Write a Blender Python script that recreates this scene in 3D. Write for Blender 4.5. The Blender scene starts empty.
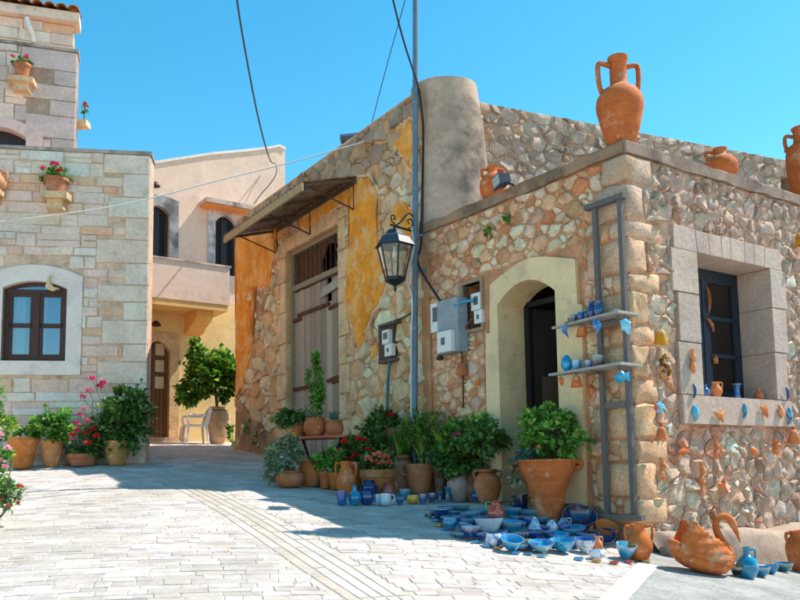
import bpy, bmesh, math, random
import numpy as np
from mathutils import Vector, Matrix, noise

# ------------------------------------------------------------------ camera, sky, sun, exposure
SC = bpy.context.scene
COL = SC.collection
F, CY, PITCH, ROLL, EZ = 807.0, 387.0, math.atan(84 / 807.0), -0.016, 1.6
EYE = Vector((0, 0, EZ))
CR = Matrix.Rotation(math.pi / 2 + PITCH, 4, 'X') @ Matrix.Rotation(ROLL, 4, 'Z')
cd = bpy.data.cameras.new('camera'); cam = bpy.data.objects.new('camera', cd); COL.objects.link(cam)
cam.matrix_world = Matrix.Translation(EYE) @ CR
cd.sensor_width = 36; cd.lens = 36 * F / 800; cd.shift_y = (CY - 300) / 800; cd.clip_end = 2000; cd.clip_start = 0.05
SC.camera = cam
SUN = Vector((2.85, 0.85, 4.26)).normalized()            # direction towards the sun
SUN_EL = math.asin(SUN.z); SUN_AZ = math.atan2(SUN.x, SUN.y)
wd = bpy.data.worlds.new('World'); SC.world = wd; wd.use_nodes = True
nt = wd.node_tree; bg = nt.nodes['Background']
sk = nt.nodes.new('ShaderNodeTexSky'); sk.sky_type = 'NISHITA'; sk.sun_disc = False
sk.sun_elevation = SUN_EL; sk.sun_rotation = SUN_AZ
sk.air_density = 0.95; sk.dust_density = 0.2; sk.ozone_density = 1.0; sk.altitude = 50
hs = nt.nodes.new('ShaderNodeHueSaturation'); hs.inputs['Hue'].default_value = 0.474; hs.inputs['Saturation'].default_value = 1.39; hs.inputs['Value'].default_value = 0.76
nt.links.new(sk.outputs[0], hs.inputs['Color']); nt.links.new(hs.outputs[0], bg.inputs[0]); bg.inputs[1].default_value = 0.15
sl = bpy.data.lights.new('sun', 'SUN'); sl.energy = 3.15; sl.angle = math.radians(0.5); sl.color = (1.0, 0.955, 0.89)
so = bpy.data.objects.new('sun', sl); COL.objects.link(so)
so.rotation_euler = SUN.to_track_quat('Z', 'Y').to_euler(); so.location = (6, 4, 12)
SC.view_settings.view_transform = 'Standard'; SC.view_settings.look = 'None'
SC.view_settings.exposure = 1.14; SC.view_settings.gamma = 1
SC.view_settings.use_curve_mapping = False

RND = random.Random(7)
# ------------------------------------------------------------------ geometry helpers
def ray(px, py):
    d = CR.to_3x3() @ Vector(((px - 400) / F, -(py - CY) / F, -1)); return d.normalized()
FWD = CR.to_3x3() @ Vector((0, 0, -1))
def atd(px, py, d):
    r = ray(px, py); return EYE + r * (d / r.y)
def mpp(P): return (Vector(P) - EYE).dot(FWD) / F           # metres per pixel of the 800 px photo at P
GC = (-1.637990998814719, -0.043015806738156505, 0.1489403116121314, -0.012156558862089164, -0.006554586860147473, -0.0028201913420060135)
def gz(x, y):
    yy = min(max(y, -6), 24); xx = min(max(x, -9), 8)
    z = GC[0] + GC[1]*xx + GC[2]*yy + GC[3]*xx*xx + GC[4]*xx*yy + GC[5]*yy*yy
    z += 0.17 * math.exp(-((x - 1.35)**2 + (y - 9.6)**2) / 1.1)
    return z + EZ
def gnd(px, py):
    r = ray(px, py); a, b = 3.0, 60.0
    s = a; step = 0.05
    while s < b:
        P = EYE + r * s
        if P.z <= gz(P.x, P.y): break
        s += step
    lo, hi = s - step, s
    for _ in range(12):
        m = (lo + hi) / 2; P = EYE + r * m
        if P.z <= gz(P.x, P.y): hi = m
        else: lo = m
    P = EYE + r * hi; P.z = gz(P.x, P.y); return P

class Fr:                                                    # a vertical wall frame: X along the wall (viewer's right), Y into it, Z up
    def __init__(s, O, ang):
        s.O = Vector(O); s.a = ang
        s.M = Matrix.Translation(s.O) @ Matrix.Rotation(ang, 4, 'Z'); s.I = s.M.inverted()
        s.u = Vector((math.cos(ang), math.sin(ang), 0)); s.n = Vector((math.sin(ang), -math.cos(ang), 0))
    def hit(s, px, py, off=0.0):
        r = ray(px, py); P0 = s.O + s.n * off
        t = (P0 - EYE).dot(s.n) / r.dot(s.n); L = s.I @ (EYE + r * t); return L.x, L.z
    def P(s, u, v, off=0.0): return s.M @ Vector((u, -off, v))
    def pt(s, px, py, off=0.0):
        u, v = s.hit(px, py, off); return s.P(u, v, off)
    def rect(s, x0, y0, x1, y1, off=0.0):
        xm, ym = (x0 + x1) / 2, (y0 + y1) / 2
        return s.hit(x0, ym, off)[0], s.hit(x1, ym, off)[0], s.hit(xm, y1, off)[1], s.hit(xm, y0, off)[1]

def C(h, k=1.0):
    h = h.lstrip('#'); o = []
    for i in (0, 2, 4):
        c = int(h[i:i+2], 16) / 255
        o.append((c / 12.92 if c <= 0.04045 else ((c + 0.055) / 1.055) ** 2.4) * k)
    return tuple(o)
def jit(c, a, rnd=RND):
    k = 1 + rnd.uniform(-a, a); return tuple(min(1, max(0, x * k * (1 + rnd.uniform(-a, a) * .25))) for x in c)
def mix(a, b, t): return tuple(x * (1 - t) + y * t for x, y in zip(a, b))

# ------------------------------------------------------------------ materials
def M(name, rough=.85, var=.25, vs=5, bump=.3, bs=40, spec=.3, metal=0, coat=0, dirt=None, dthr=.58, ds=3, trans=0, stretch=None, rings=0, bd=.02, fine=0):
    m = bpy.data.materials.new(name); m.use_nodes = True; t = m.node_tree; N = t.nodes; L = t.links
    b = N['Principled BSDF']; b.inputs['Roughness'].default_value = rough; b.inputs['Metallic'].default_value = metal
    b.inputs['Specular IOR Level'].default_value = spec; b.inputs['Coat Weight'].default_value = coat; b.inputs['Coat Roughness'].default_value = .06
    at = N.new('ShaderNodeAttribute'); at.attribute_name = 'Col'
    if stretch:
        tc = N.new('ShaderNodeTexCoord'); mp = N.new('ShaderNodeMapping'); mp.inputs['Scale'].default_value = stretch
        L.new(tc.outputs['Object'], mp.inputs[0]); co = mp.outputs[0]
    else:
        g = N.new('ShaderNodeNewGeometry'); co = g.outputs['Position']
    def nz(scale, detail=5, r=.55):
        n = N.new('ShaderNodeTexNoise'); n.inputs['Scale'].default_value = scale; n.inputs['Detail'].default_value = detail
        n.inputs['Roughness'].default_value = r; L.new(co, n.inputs['Vector']); return n.outputs['Fac']
    def mr(v, a, bb, c, d):
        n = N.new('ShaderNodeMapRange'); n.inputs[1].default_value = a; n.inputs[2].default_value = bb
        n.inputs[3].default_value = c; n.inputs[4].default_value = d; L.new(v, n.inputs[0]); return n.outputs[0]
    f1 = mr(nz(vs), .3, .7, 1 - var, 1 + var); f2 = mr(nz(vs * 6.3, 4), .3, .7, 1 - var * .6, 1 + var * .6)
    mu = N.new('ShaderNodeMath'); mu.operation = 'MULTIPLY'; L.new(f1, mu.inputs[0]); L.new(f2, mu.inputs[1])
    sc = N.new('ShaderNodeVectorMath'); sc.operation = 'SCALE'; L.new(at.outputs['Color'], sc.inputs[0]); L.new(mu.outputs[0], sc.inputs['Scale'])
    c = sc.outputs[0]; rg = None
    if fine:                                                 # grain and crevice dirt in the colour, standing in for weak bump shading
        s3 = N.new('ShaderNodeVectorMath'); s3.operation = 'SCALE'; L.new(c, s3.inputs[0]); L.new(mr(nz(62, 6, .75), .34, .66, 1 - fine, 1 + fine), s3.inputs['Scale']); c = s3.outputs[0]
    if rings:                                                # throwing lines and banding round a turned pot
        tc = N.new('ShaderNodeTexCoord'); mp = N.new('ShaderNodeMapping'); mp.inputs['Scale'].default_value = (1.2, 1.2, 38); L.new(tc.outputs['Object'], mp.inputs[0])
        rn = N.new('ShaderNodeTexNoise'); rn.inputs['Scale'].default_value = 1; rn.inputs['Detail'].default_value = 3; L.new(mp.outputs[0], rn.inputs['Vector']); rg = rn.outputs['Fac']
        s2 = N.new('ShaderNodeVectorMath'); s2.operation = 'SCALE'; L.new(c, s2.inputs[0]); L.new(mr(rg, .3, .7, 1 - rings, 1 + rings), s2.inputs['Scale']); c = s2.outputs[0]
    if dirt:
        for k, (dc, th, s_, am) in enumerate(dirt):
            mx = N.new('ShaderNodeMix'); mx.data_type = 'RGBA'; mx.inputs['B'].default_value = (*dc, 1)
            L.new(mr(nz(s_, 7, .65), th - .05, th + .09, 0, am), mx.inputs['Factor']); L.new(c, mx.inputs['A']); c = mx.outputs['Result']
    L.new(c, b.inputs['Base Color'])
    if bump:
        bp = N.new('ShaderNodeBump'); bp.inputs['Strength'].default_value = bump; bp.inputs['Distance'].default_value = bd
        ad = N.new('ShaderNodeMath'); ad.operation = 'MULTIPLY_ADD'; ad.inputs[1].default_value = .5
        L.new(nz(bs * 3.7, 6, .7), ad.inputs[0]); L.new(nz(bs * .6, 6, .6), ad.inputs[2])
        hgt = ad.outputs[0]
        if rg is not None:
            a2 = N.new('ShaderNodeMath'); a2.operation = 'MULTIPLY_ADD'; a2.inputs[1].default_value = .8; L.new(rg, a2.inputs[0]); L.new(hgt, a2.inputs[2]); hgt = a2.outputs[0]
        L.new(hgt, bp.inputs['Height']); L.new(bp.outputs[0], b.inputs['Normal'])
    if trans:
        tl = N.new('ShaderNodeBsdfTranslucent'); L.new(c, tl.inputs[0]); ms = N.new('ShaderNodeMixShader'); ms.inputs[0].default_value = trans
        L.new(b.outputs[0], ms.inputs[1]); L.new(tl.outputs[0], ms.inputs[2]); L.new(ms.outputs[0], N['Material Output'].inputs[0])
    return m
GREY_LICHEN = C('#5d5a55')
MT = dict(
 stone=M('weathered_limestone', .92, .22, 4, .9, 20, .2, bd=.035, fine=0.3, dirt=[(C('#8a7c6a'), .62, 9, .45), (C('#d4b484'), .63, 5, .4), (C('#3b332c'), .65, 20, .7)]),
 stoned=M('mortar_smeared_rubble', .95, .2, 5, .8, 30, .15, fine=0.42, dirt=[(C('#d89c6c'), .56, .9, .35), (C('#9a8a78'), .60, 1.3, .4), (C('#c8966c'), .57, 6.5, .75), (C('#3b302a'), .66, 18, .6)]),
 rough=M('rough_grey_limestone', .95, .25, 6, 1.0, 22, .15, bd=.05, fine=0.4, dirt=[(C('#a89c90'), .60, 7, .4), (C('#d8b098'), .57, 4, .55), (C('#4c4640'), .68, 25, .5)]),
 ashlar=M('dressed_limestone', .9, .15, 3, .7, 20, .2, bd=.03, fine=0.18, dirt=[(C('#8a7d6c'), .60, 6, .45), (C('#c98d4a'), .67, 3.1, .6), (C('#4d4a48'), .68, 15, .5)]),
 mortar=M('earth_mortar', .97, .25, 5, .9, 34, .1, fine=0.3, dirt=[(C('#c07848'), .52, .9, .6), (C('#8f7a64'), .58, 1.3, .5), (C('#5c4c40'), .64, 9, .6)]),
 mortarp=M('pale_mortar', .97, .2, 4, .7, 30, .1, fine=0.25, dirt=[(C('#8b7d6b'), .58, 5, .5)]),
 ochre=M('flaking_ochre_plaster', .9, .2, 3, .5, 16, .2, fine=0.12, dirt=[(C('#f4c47c'), .54, 2.2, .6), (C('#b87a34'), .60, 7, .5), (C('#d8cdb6'), .63, 5, .95), (C('#6a5030'), .68, 16, .6)]),
 plaster=M('smooth_plaster', .88, .07, 2.5, .18, 22, .2, fine=0.06, dirt=[(C('#a08e78'), .58, 2.2, .35), (C('#8d8272'), .64, 5.2, .45)]),
 pinkp=M('faded_pink_plaster', .9, .08, 2, .25, 15, .2, fine=0.06, dirt=[(C('#e6e2dc'), .66, 1.4, .7), (C('#b09880'), .62, 3.3, .35), (C('#8b7666'), .68, 7, .45)]),
 render=M('grey_cement_render', .95, .22, 1.6, .5, 14, .15, fine=0.18, dirt=[(C('#4a4640'), .55, 1.3, .7), (C('#b0a696'), .6, 2.2, .5)]),
 pave=M('pale_paving_stone', .9, .14, 3, .5, 34, .2, fine=0.16, dirt=[(C('#a3998a'), .52, .55, .4), (C('#9a9082'), .57, 1.3, .4), (C('#8d857a'), .6, 4.2, .3), (C('#b08c5c'), .70, 5, .45), (C('#5b5750'), .69, 24, .5)]),
 groundm=M('sandy_paving_joint', .95, .2, 4, .6, 40, .1, dirt=[(C('#8d7c66'), .58, 8, .4)]),
 asphalt=M('worn_grey_asphalt', .93, .22, 3, .9, 90, .2, fine=0.25, dirt=[(C('#4f4e4c'), .6, 40, .6), (C('#a09b92'), .6, 2, .4)]),
 paint=M('worn_white_paint', .8, .08, 6, .3, 60, .3, dirt=[(C('#a7a29a'), .62, 14, .6)]),
 terra=M('terracotta', .78, .18, 7, .3, 35, .25, rings=.12, dirt=[(C('#dcae8c'), .58, 4.5, .5), (C('#e6cdb8'), .66, 9, .5), (C('#7a3c1c'), .62, 8, .45)]),
 terrao=M('weathered_terracotta', .85, .22, 6, .35, 30, .2, rings=.12, dirt=[(C('#c0a28c'), .56, 4.5, .4), (C('#6d3f28'), .65, 8, .4)]),
 glaze=M('glazed_ceramic', .12, .22, 14, .06, 25, .55, coat=.6),
 pglaze=M('painted_glazed_ceramic', .14, .1, 10, .05, 25, .55, coat=.6, dirt=[(C('#12408a'), .56, 24, .9)]),
 dglaze=M('speckled_glazed_ceramic', .15, .15, 12, .05, 25, .55, coat=.5, dirt=[(C('#bfe0ea'), .58, 34, .8)]),
 leaf=M('leaf', .5, .3, 9, .15, 30, .35, trans=.28),
 petal=M('petal', .6, .12, 20, 0, 30, .3, trans=.3),
 stem=M('stem', .8, .25, 20, .4, 60, .2),
 soil=M('potting_soil', .98, .3, 20, .8, 60, .1),
 wood=M('grey_weathered_wood', .85, .3, 3, .6, 14, .2, stretch=(16, 16, 1.6), dirt=[(C('#4a4038'), .6, 3, .6)]),
 pwood=M('painted_wood', .55, .12, 6, .15, 30, .35),
 brown=M('varnished_brown_wood', .45, .25, 3, .2, 14, .4, stretch=(14, 14, 1.4)),
 metal=M('painted_steel', .5, .15, 5, .12, 30, .4, dirt=[(C('#7a5a44'), .68, 6, .6)]),
 rust=M('rusty_iron', .85, .3, 9, .5, 40, .3, dirt=[(C('#7b4526'), .52, 7, .8)]),
 iron=M('black_wrought_iron', .45, .1, 9, .1, 40, .4),
 plastic=M('plastic', .45, .05, 5, .03, 30, .4),
 cloth=M('cloth', .95, .1, 8, .4, 60, .1),
 dark=M('unlit_interior', .95, .2, 3, .2, 20, .05),
 tile=M('clay_roof_tile', .9, .25, 6, .4, 30, .2, dirt=[(C('#8f7a66'), .58, 6, .6)]),
 cable=M('rubber_cable', .6, .05, 5, 0, 30, .3),
)
def glassmat(name, tint, refl):
    m = bpy.data.materials.new(name); m.use_nodes = True; t = m.node_tree; N = t.nodes; L = t.links
    N.remove(N['Principled BSDF']); tr = N.new('ShaderNodeBsdfTransparent'); tr.inputs[0].default_value = (*tint, 1)
    gl = N.new('ShaderNodeBsdfGlossy'); gl.inputs['Roughness'].default_value = .03; mx = N.new('ShaderNodeMixShader')
    lw = N.new('ShaderNodeFresnel'); lw.inputs[0].default_value = 1.45; ad = N.new('ShaderNodeMath'); ad.inputs[1].default_value = refl
    n = N.new('ShaderNodeTexNoise'); n.inputs['Scale'].default_value = 3; bp = N.new('ShaderNodeBump'); bp.inputs['Strength'].default_value = .06
    L.new(n.outputs[0], bp.inputs['Height']); L.new(bp.outputs[0], gl.inputs['Normal'])
    L.new(lw.outputs[0], ad.inputs[0]); L.new(ad.outputs[0], mx.inputs[0]); L.new(tr.outputs[0], mx.inputs[1]); L.new(gl.outputs[0], mx.inputs[2])
    L.new(mx.outputs[0], N['Material Output'].inputs[0]); return m
MT['glass'] = glassmat('window_glass', (.8, .85, .85), .04)
MT['skyglass'] = glassmat('sky_reflecting_glass', (.7, .8, .85), .2)
MT['lampglass'] = glassmat('lamp_glass', (.86, .88, .84), .12)

# ------------------------------------------------------------------ object helpers
WM = {}
WARM = {'stone', 'stoned', 'rough', 'ashlar', 'mortar', 'mortarp', 'plaster', 'pinkp', 'render', 'ochre'}   # warm tint put into these base colours to offset the cyan skylight
def tag(o, label=None, cat=None, group=None, kind=None):
    if label: o['label'] = label
    if cat: o['category'] = cat
    if group: o['group'] = group
    if kind: o['kind'] = kind
    return o
def link(o, parent, W):
    COL.objects.link(o); WM[o.name] = W
    if parent is not None:
        o.parent = parent; o.matrix_basis = WM[parent.name].inverted() @ W
    else: o.matrix_basis = W
    return o
def TR(P, rz=0): return Matrix.Translation(Vector(P)) @ Matrix.Rotation(rz, 4, 'Z')
def empty(name, P, rz=0, label=None, cat=None, group=None):
    o = bpy.data.objects.new(name, None); o.empty_display_size = .1
    link(o, None, TR(P, rz)); return tag(o, label, cat, group)

class MB:
    def __init__(s): s.v = []; s.f = []; s.c = []; s.col = (.5, .5, .5)
    def add(s, vs, fs, col=None):
        n = len(s.v); s.v += [tuple(p) for p in vs]; s.f += [tuple(i + n for i in q) for q in fs]
        s.c += [col or s.col] * len(vs)
    def box(s, a, b, col=None, T=None):
        (x0, y0, z0), (x1, y1, z1) = a, b
        vs = [(x0,y0,z0),(x1,y0,z0),(x1,y1,z0),(x0,y1,z0),(x0,y0,z1),(x1,y0,z1),(x1,y1,z1),(x0,y1,z1)]
        if T is not None: vs = [T @ Vector(p) for p in vs]
        s.add(vs, [(0,3,2,1),(4,5,6,7),(0,1,5,4),(1,2,6,5),(2,3,7,6),(3,0,4,7)], col)
    def prism(s, poly, y0, y1, col=None, T=None):            # poly of (x,z) counter-clockwise seen from the viewer (-Y), extruded y0 (front) .. y1 (back)
        n = len(poly); vs = [(x, y0, z) for x, z in poly] + [(x, y1, z) for x, z in poly]
        if T is not None: vs = [T @ Vector(p) for p in vs]
        s.add(vs, [tuple(range(n)), tuple(range(2*n-1, n-1, -1))] + [(i, i+n, (i+1)%n+n, (i+1)%n) for i in range(n)], col)
    def zprism(s, poly, z0, z1, col=None):
        n = len(poly); vs = [(x, y, z0) for x, y in poly] + [(x, y, z1) for x, y in poly]
        s.add(vs, [tuple(range(n-1, -1, -1)), tuple(range(n, 2*n))] + [(i, (i+1)%n, (i+1)%n+n, i+n) for i in range(n)], col)
    def tube(s, pts, r, n=8, col=None, cap=True):
        pts = [Vector(p) for p in pts]; R = r if isinstance(r, (list, tuple)) else [r] * len(pts)
        vs = []; up = None
        for i, p in enumerate(pts):
            d = (pts[min(i+1, len(pts)-1)] - pts[max(i-1, 0)]).normalized()
            if up is None: up = d.orthogonal().normalized()
            up = (up - d * up.dot(d))
            up = up.normalized() if up.length > 1e-6 else d.orthogonal().normalized()
            sd = d.cross(up)
            for k in range(n):
                a = 2 * math.pi * k / n; vs.append(p + (up * math.cos(a) + sd * math.sin(a)) * R[i])
        fs = [(i*n+k, i*n+(k+1)%n, (i+1)*n+(k+1)%n, (i+1)*n+k) for i in range(len(pts)-1) for k in range(n)]
        if cap: fs += [tuple(range(n-1, -1, -1)), tuple(range((len(pts)-1)*n, len(pts)*n))]
        s.add(vs, fs, col)
    def lathe(s, prof, n=24, col=None, T=None, wob=0, cols=None):
        vs = []; cc = []
        for i, (r, z) in enumerate(prof):
            for k in range(n):
                a = 2 * math.pi * k / n; rr = max(r, 1e-4) * (1 + wob * math.sin(a * 2 + i * .7))
                p = Vector((rr * math.cos(a), rr * math.sin(a), z)); vs.append(T @ p if T is not None else p)
                cc.append(cols[i] if cols else (col or s.col))
        fs = [(i*n+k, i*n+(k+1)%n, (i+1)*n+(k+1)%n, (i+1)*n+k) for i in range(len(prof)-1) for k in range(n)]
        b = len(s.v); s.add(vs, fs, col); s.c[b:] = cc
    def build(s, name, mat, parent=None, W=None, smooth=False, angle=None):
        me = bpy.data.meshes.new(name); me.from_pydata(s.v, [], s.f)
        at = me.color_attributes.new('Col', 'FLOAT_COLOR', 'POINT')
        a = np.ones((len(s.v), 4), dtype=np.float32)
        if s.v: a[:, :3] = np.array(s.c, dtype=np.float32)
        if mat in WARM: a[:, :3] = np.minimum(a[:, :3] * np.array((1.22, .915, .85) if mat in ('ashlar', 'plaster') else (1.16, .94, .84), dtype=np.float32), .82)
        at.data.foreach_set('color', a.ravel())
        me.materials.append(MT[mat] if isinstance(mat, str) else mat)
        if smooth: me.polygons.foreach_set('use_smooth', [True] * len(me.polygons))
        if angle: me.set_sharp_from_angle(angle=math.radians(angle))
        me.update()
        o = bpy.data.objects.new(name, me)
        if W is None: W = WM[parent.name] if parent is not None else Matrix()
        return link(o, parent, W)
def copytree(o, T, parent=None):                             # a copy of a thing and its parts, moved by world matrix T
    c = o.copy(); link(c, parent, T @ WM[o.name])
    for ch in [q for q in o.children]: copytree(ch, T, c)
    return c
def bez(pts, n=12):                                          # Catmull-Rom through pts
    P = [Vector(p) for p in pts]; P = [P[0]*2 - P[1]] + P + [P[-1]*2 - P[-2]]; out = []
    for i in range(1, len(P) - 2):
        for k in range(n):
            t = k / n; a, b, c, d = P[i-1], P[i], P[i+1], P[i+2]
            out.append(.5 * ((2*b) + (c - a)*t + (2*a - 5*b + 4*c - d)*t*t + (3*b - a - 3*c + d)*t*t*t))
    return out + [P[-2]]

# ------------------------------------------------------------------ stone packing
def clip(poly, nx, nz, d):                                   # keep points with nx*x+nz*z <= d
    out = []
    for i in range(len(poly)):
        a, b = poly[i], poly[(i+1) % len(poly)]; da = nx*a[0]+nz*a[1]-d; db = nx*b[0]+nz*b[1]-d
        if da <= 0: out.append(a)
        if da * db < 0:
            t = da / (da - db); out.append((a[0]+(b[0]-a[0])*t, a[1]+(b[1]-a[1])*t))
    return out
def area(p): return .5 * sum(p[i][0]*p[(i+1)%len(p)][1] - p[(i+1)%len(p)][0]*p[i][1] for i in range(len(p)))
def cent(p): return (sum(q[0] for q in p)/len(p), sum(q[1] for q in p)/len(p))
def inpoly(pt, poly):
    x, y = pt; c = False
    for i in range(len(poly)):
        (x0, y0), (x1, y1) = poly[i], poly[i-1]
        if (y0 > y) != (y1 > y) and x < (x1-x0)*(y-y0)/(y1-y0)+x0: c = not c
    return c
def rubble(u0, u1, v0, v1, radii, ky=1.3, holes=(), seed=1, tries=2500):
    """irregular convex stones filling a rectangle: power diagram of dart-thrown discs, cut back from holes"""
    rnd = random.Random(seed); S = []
    for r in radii:
        for _ in range(tries):
            x, y = rnd.uniform(u0, u1), rnd.uniform(v0, v1) * ky
            if any(h[0] < x < h[1] and h[2] < y/ky < h[3] for h in holes): continue
            if all((x-a)**2+(y-b)**2 > ((r+c)*.92)**2 for a, b, c in S): S.append((x, y, r))
    A = np.array(S); cells = []
    for i, (x, y, r) in enumerate(S):
        p = [(u0, v0*ky), (u1, v0*ky), (u1, v1*ky), (u0, v1*ky)]
        d2 = (A[:, 0]-x)**2 + (A[:, 1]-y)**2; idx = np.argsort(d2)[1:20]
        for j in idx:
            a, b, c = S[j]; dx, dy = a-x, b-y; L = math.hypot(dx, dy); q = (L*L + r*r - c*c) / (2*L)
            p = clip(p, dx/L, dy/L, (x*dx + y*dy)/L + q)
            if len(p) < 3: break
        if len(p) < 3: continue
        p = [(a, b/ky) for a, b in p]
        for h in holes:
            cx, cz = x, y/ky; ds = [(h[0]-cx, (1,0,h[0])), (cx-h[1], (-1,0,-h[1])), (h[2]-cz, (0,1,h[2])), (cz-h[3], (0,-1,-h[3]))]
            if max(a for a, _ in p) > h[0] and min(a for a, _ in p) < h[1] and max(b for _, b in p) > h[2] and min(b for _, b in p) < h[3]:
                p = clip(p, *max(ds)[1])
                if len(p) < 3: break
        if len(p) >= 3 and area(p) > 2e-4: cells.append(p)
    return cells
def stone_mesh(poly, gap, h, rnd, rounding=.25, inner=.62, rough=.25):
    """outline -> shrunk, rounded, bulging stone; returns (verts rel. to centre, faces, centre)"""
    c = cent(poly); R = math.sqrt(abs(area(poly))/math.pi); k = max(.55, 1 - gap / max(R, .01))
    p = [((x-c[0])*k, (z-c[1])*k) for x, z in poly]
    q = []
    for a, b in zip(p, p[1:] + p[:1]):                       # drop tiny edges
        if math.hypot(a[0]-b[0], a[1]-b[1]) > R*.18: q.append(a)
    if len(q) >= 3: p = q
    q = []                                                   # irregular outline: extra points on long edges, pushed in and out
    for a, b in zip(p, p[1:] + p[:1]):
        L = math.hypot(a[0]-b[0], a[1]-b[1]); q.append(a); nx, nz = (b[1]-a[1])/(L+1e-6), -(b[0]-a[0])/(L+1e-6)
        for t in ((.5,) if L > R*.7 else ()):
            d = rnd.uniform(-.12, .06)*R*(.4 + rough*1.6); q.append((a[0]*(1-t)+b[0]*t+nx*d, a[1]*(1-t)+b[1]*t+nz*d))
    p = q
    if rounding:
        c_ = rounding; o_ = []
        for i in range(len(p)):
            a, b, d = p[i-1], p[i], p[(i+1) % len(p)]
            o_ += [(b[0]+(a[0]-b[0])*c_, b[1]+(a[1]-b[1])*c_), (b[0]+(d[0]-b[0])*c_, b[1]+(d[1]-b[1])*c_)] if len(p) < 8 else [(b[0]*(1-c_)+(a[0]+d[0])*c_/2, b[1]*(1-c_)+(a[1]+d[1])*c_/2)]
        p = o_
    n = len(p); jr = R * .06 * (.5 + rough*1.5)
    p = [(x + rnd.uniform(-jr, jr), z + rnd.uniform(-jr, jr)) for x, z in p]
    tx, tz = rnd.uniform(-.22, .22)*rough*2, rnd.uniform(-.22, .22)*rough*2
    vs = [(x, .035, z) for x, z in p]
    vs += [(x, -h*.45, z) for x, z in p]
    vs += [(x*(inner+.24), -h*(.85 + rnd.uniform(-rough, rough)*.6) + tx*x + tz*z, z*(inner+.24)) for x, z in p]
    vs += [(0, -h*(1 + rnd.uniform(-rough, rough)*.4), 0)]
    f = []
    for r_ in range(2): f += [(r_*n+i, r_*n+(i+1)%n, (r_+1)*n+(i+1)%n, (r_+1)*n+i) for i in range(n)]
    f += [(2*n+i, 2*n+(i+1)%n, 3*n) for i in range(n)]
    return vs, f, c
def lay(fr, cells, parent, mat, colf, gap=.012, h=(.02, .05), name='stone', rounding=.25, inner=.62, rough=.25, limit=280, seed=3, smooth=True, keep=None, sharp=None):
    """each cell a stone object on wall frame fr; those past the limit joined as one stuff part"""
    rnd = random.Random(seed); cells = [c for c in cells if keep is None or keep(cent(c))]
    cells.sort(key=lambda c: -abs(area(c))); rest = MB()
    for i, poly in enumerate(cells):
        hh = rnd.uniform(*h); vs, f, c = stone_mesh(poly, gap, hh, rnd, rounding, inner, rough); col = colf(c, rnd)
        if i < limit:
            m = MB(); m.add(vs, f, col); m.build(name, mat, parent, fr.M @ Matrix.Translation((c[0], 0, c[1])), smooth, sharp)
        else: rest.add([(x+c[0], y, z+c[1]) for x, y, z in vs], f, col)
    if rest.v: tag(rest.build('small_stones', mat, parent, fr.M, smooth, sharp), kind='stuff')
def rect_stone(fr, u0, u1, v0, v1, parent, mat, col, h=.04, back=.05, name='block', rnd=RND, jitter=.008, bev=.012):
    j = lambda: rnd.uniform(-jitter, jitter)
    p = [(u0+j(), v0+j()), (u1+j(), v0+j()), (u1+j(), v1+j()), (u0+j(), v1+j())]
    poly_block(fr, p, parent, mat, col, h, back, name, bev)
def poly_block(fr, p, parent, mat, col, h=.04, back=.05, name='block', bev=.012):
    c = cent(p); p = [(x-c[0], z-c[1]) for x, z in p]; n = len(p)
    if area(p) < 0: p.reverse()
    R = max(.02, min(math.hypot(*q) for q in p)); k = 1 - min(.3, bev/R)
    vs = [(x, back, z) for x, z in p] + [(x, -h+bev*.7, z) for x, z in p] + [(x*k, -h, z*k) for x, z in p]
    f = [(r*n+i, r*n+(i+1)%n, (r+1)*n+(i+1)%n, (r+1)*n+i) for r in range(2) for i in range(n)] + [tuple(range(2*n, 3*n))]
    m = MB(); m.add(vs, f, col); return m.build(name, mat, parent, fr.M @ Matrix.Translation((c[0], 0, c[1])))
def slab(fr, u0, u1, v0, v1, holes, thick, parent, mat, col, name='wall_core', front=0.0, deep=None):
    """wall body with rectangular openings (front, back, reveals, rim)"""
    us = sorted({u0, u1, *[x for h in holes for x in h[:2]]}); vs_ = sorted({v0, v1, *[x for h in holes for x in h[2:4]]})
    m = MB(); m.col = col
    for i in range(len(us)-1):
        for j in range(len(vs_)-1):
            a, b, c, d = us[i], us[i+1], vs_[j], vs_[j+1]; cu, cv = (a+b)/2, (c+d)/2
            if any(h[0] < cu < h[1] and h[2] < cv < h[3] for h in holes): continue
            m.add([(a,front,c),(b,front,c),(b,front,d),(a,front,d)], [(0,1,2,3)]); m.add([(a,thick,c),(b,thick,c),(b,thick,d),(a,thick,d)], [(3,2,1,0)])
    for a, b, c, d in [(u0,u1,v0,v1)]:
        m.add([(a,front,c),(a,thick,c),(a,thick,d),(a,front,d)], [(3,2,1,0)][::-1]); m.add([(b,front,c),(b,thick,c),(b,thick,d),(b,front,d)], [(0,1,2,3)])
        m.add([(a,front,d),(b,front,d),(b,thick,d),(a,thick,d)], [(0,1,2,3)])
    for a, b, c, d in [h[:4] for h in holes]:
        m.add([(a,front,c),(a,thick,c),(a,thick,d),(a,front,d)], [(0,1,2,3)]); m.add([(b,front,c),(b,thick,c),(b,thick,d),(b,front,d)], [(3,2,1,0)])
        m.add([(a,front,d),(b,front,d),(b,thick,d),(a,thick,d)], [(3,2,1,0)]); m.add([(a,front,c),(b,front,c),(b,thick,c),(a,thick,c)], [(0,1,2,3)])
    return m.build(name, mat, parent, fr.M)
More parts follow.
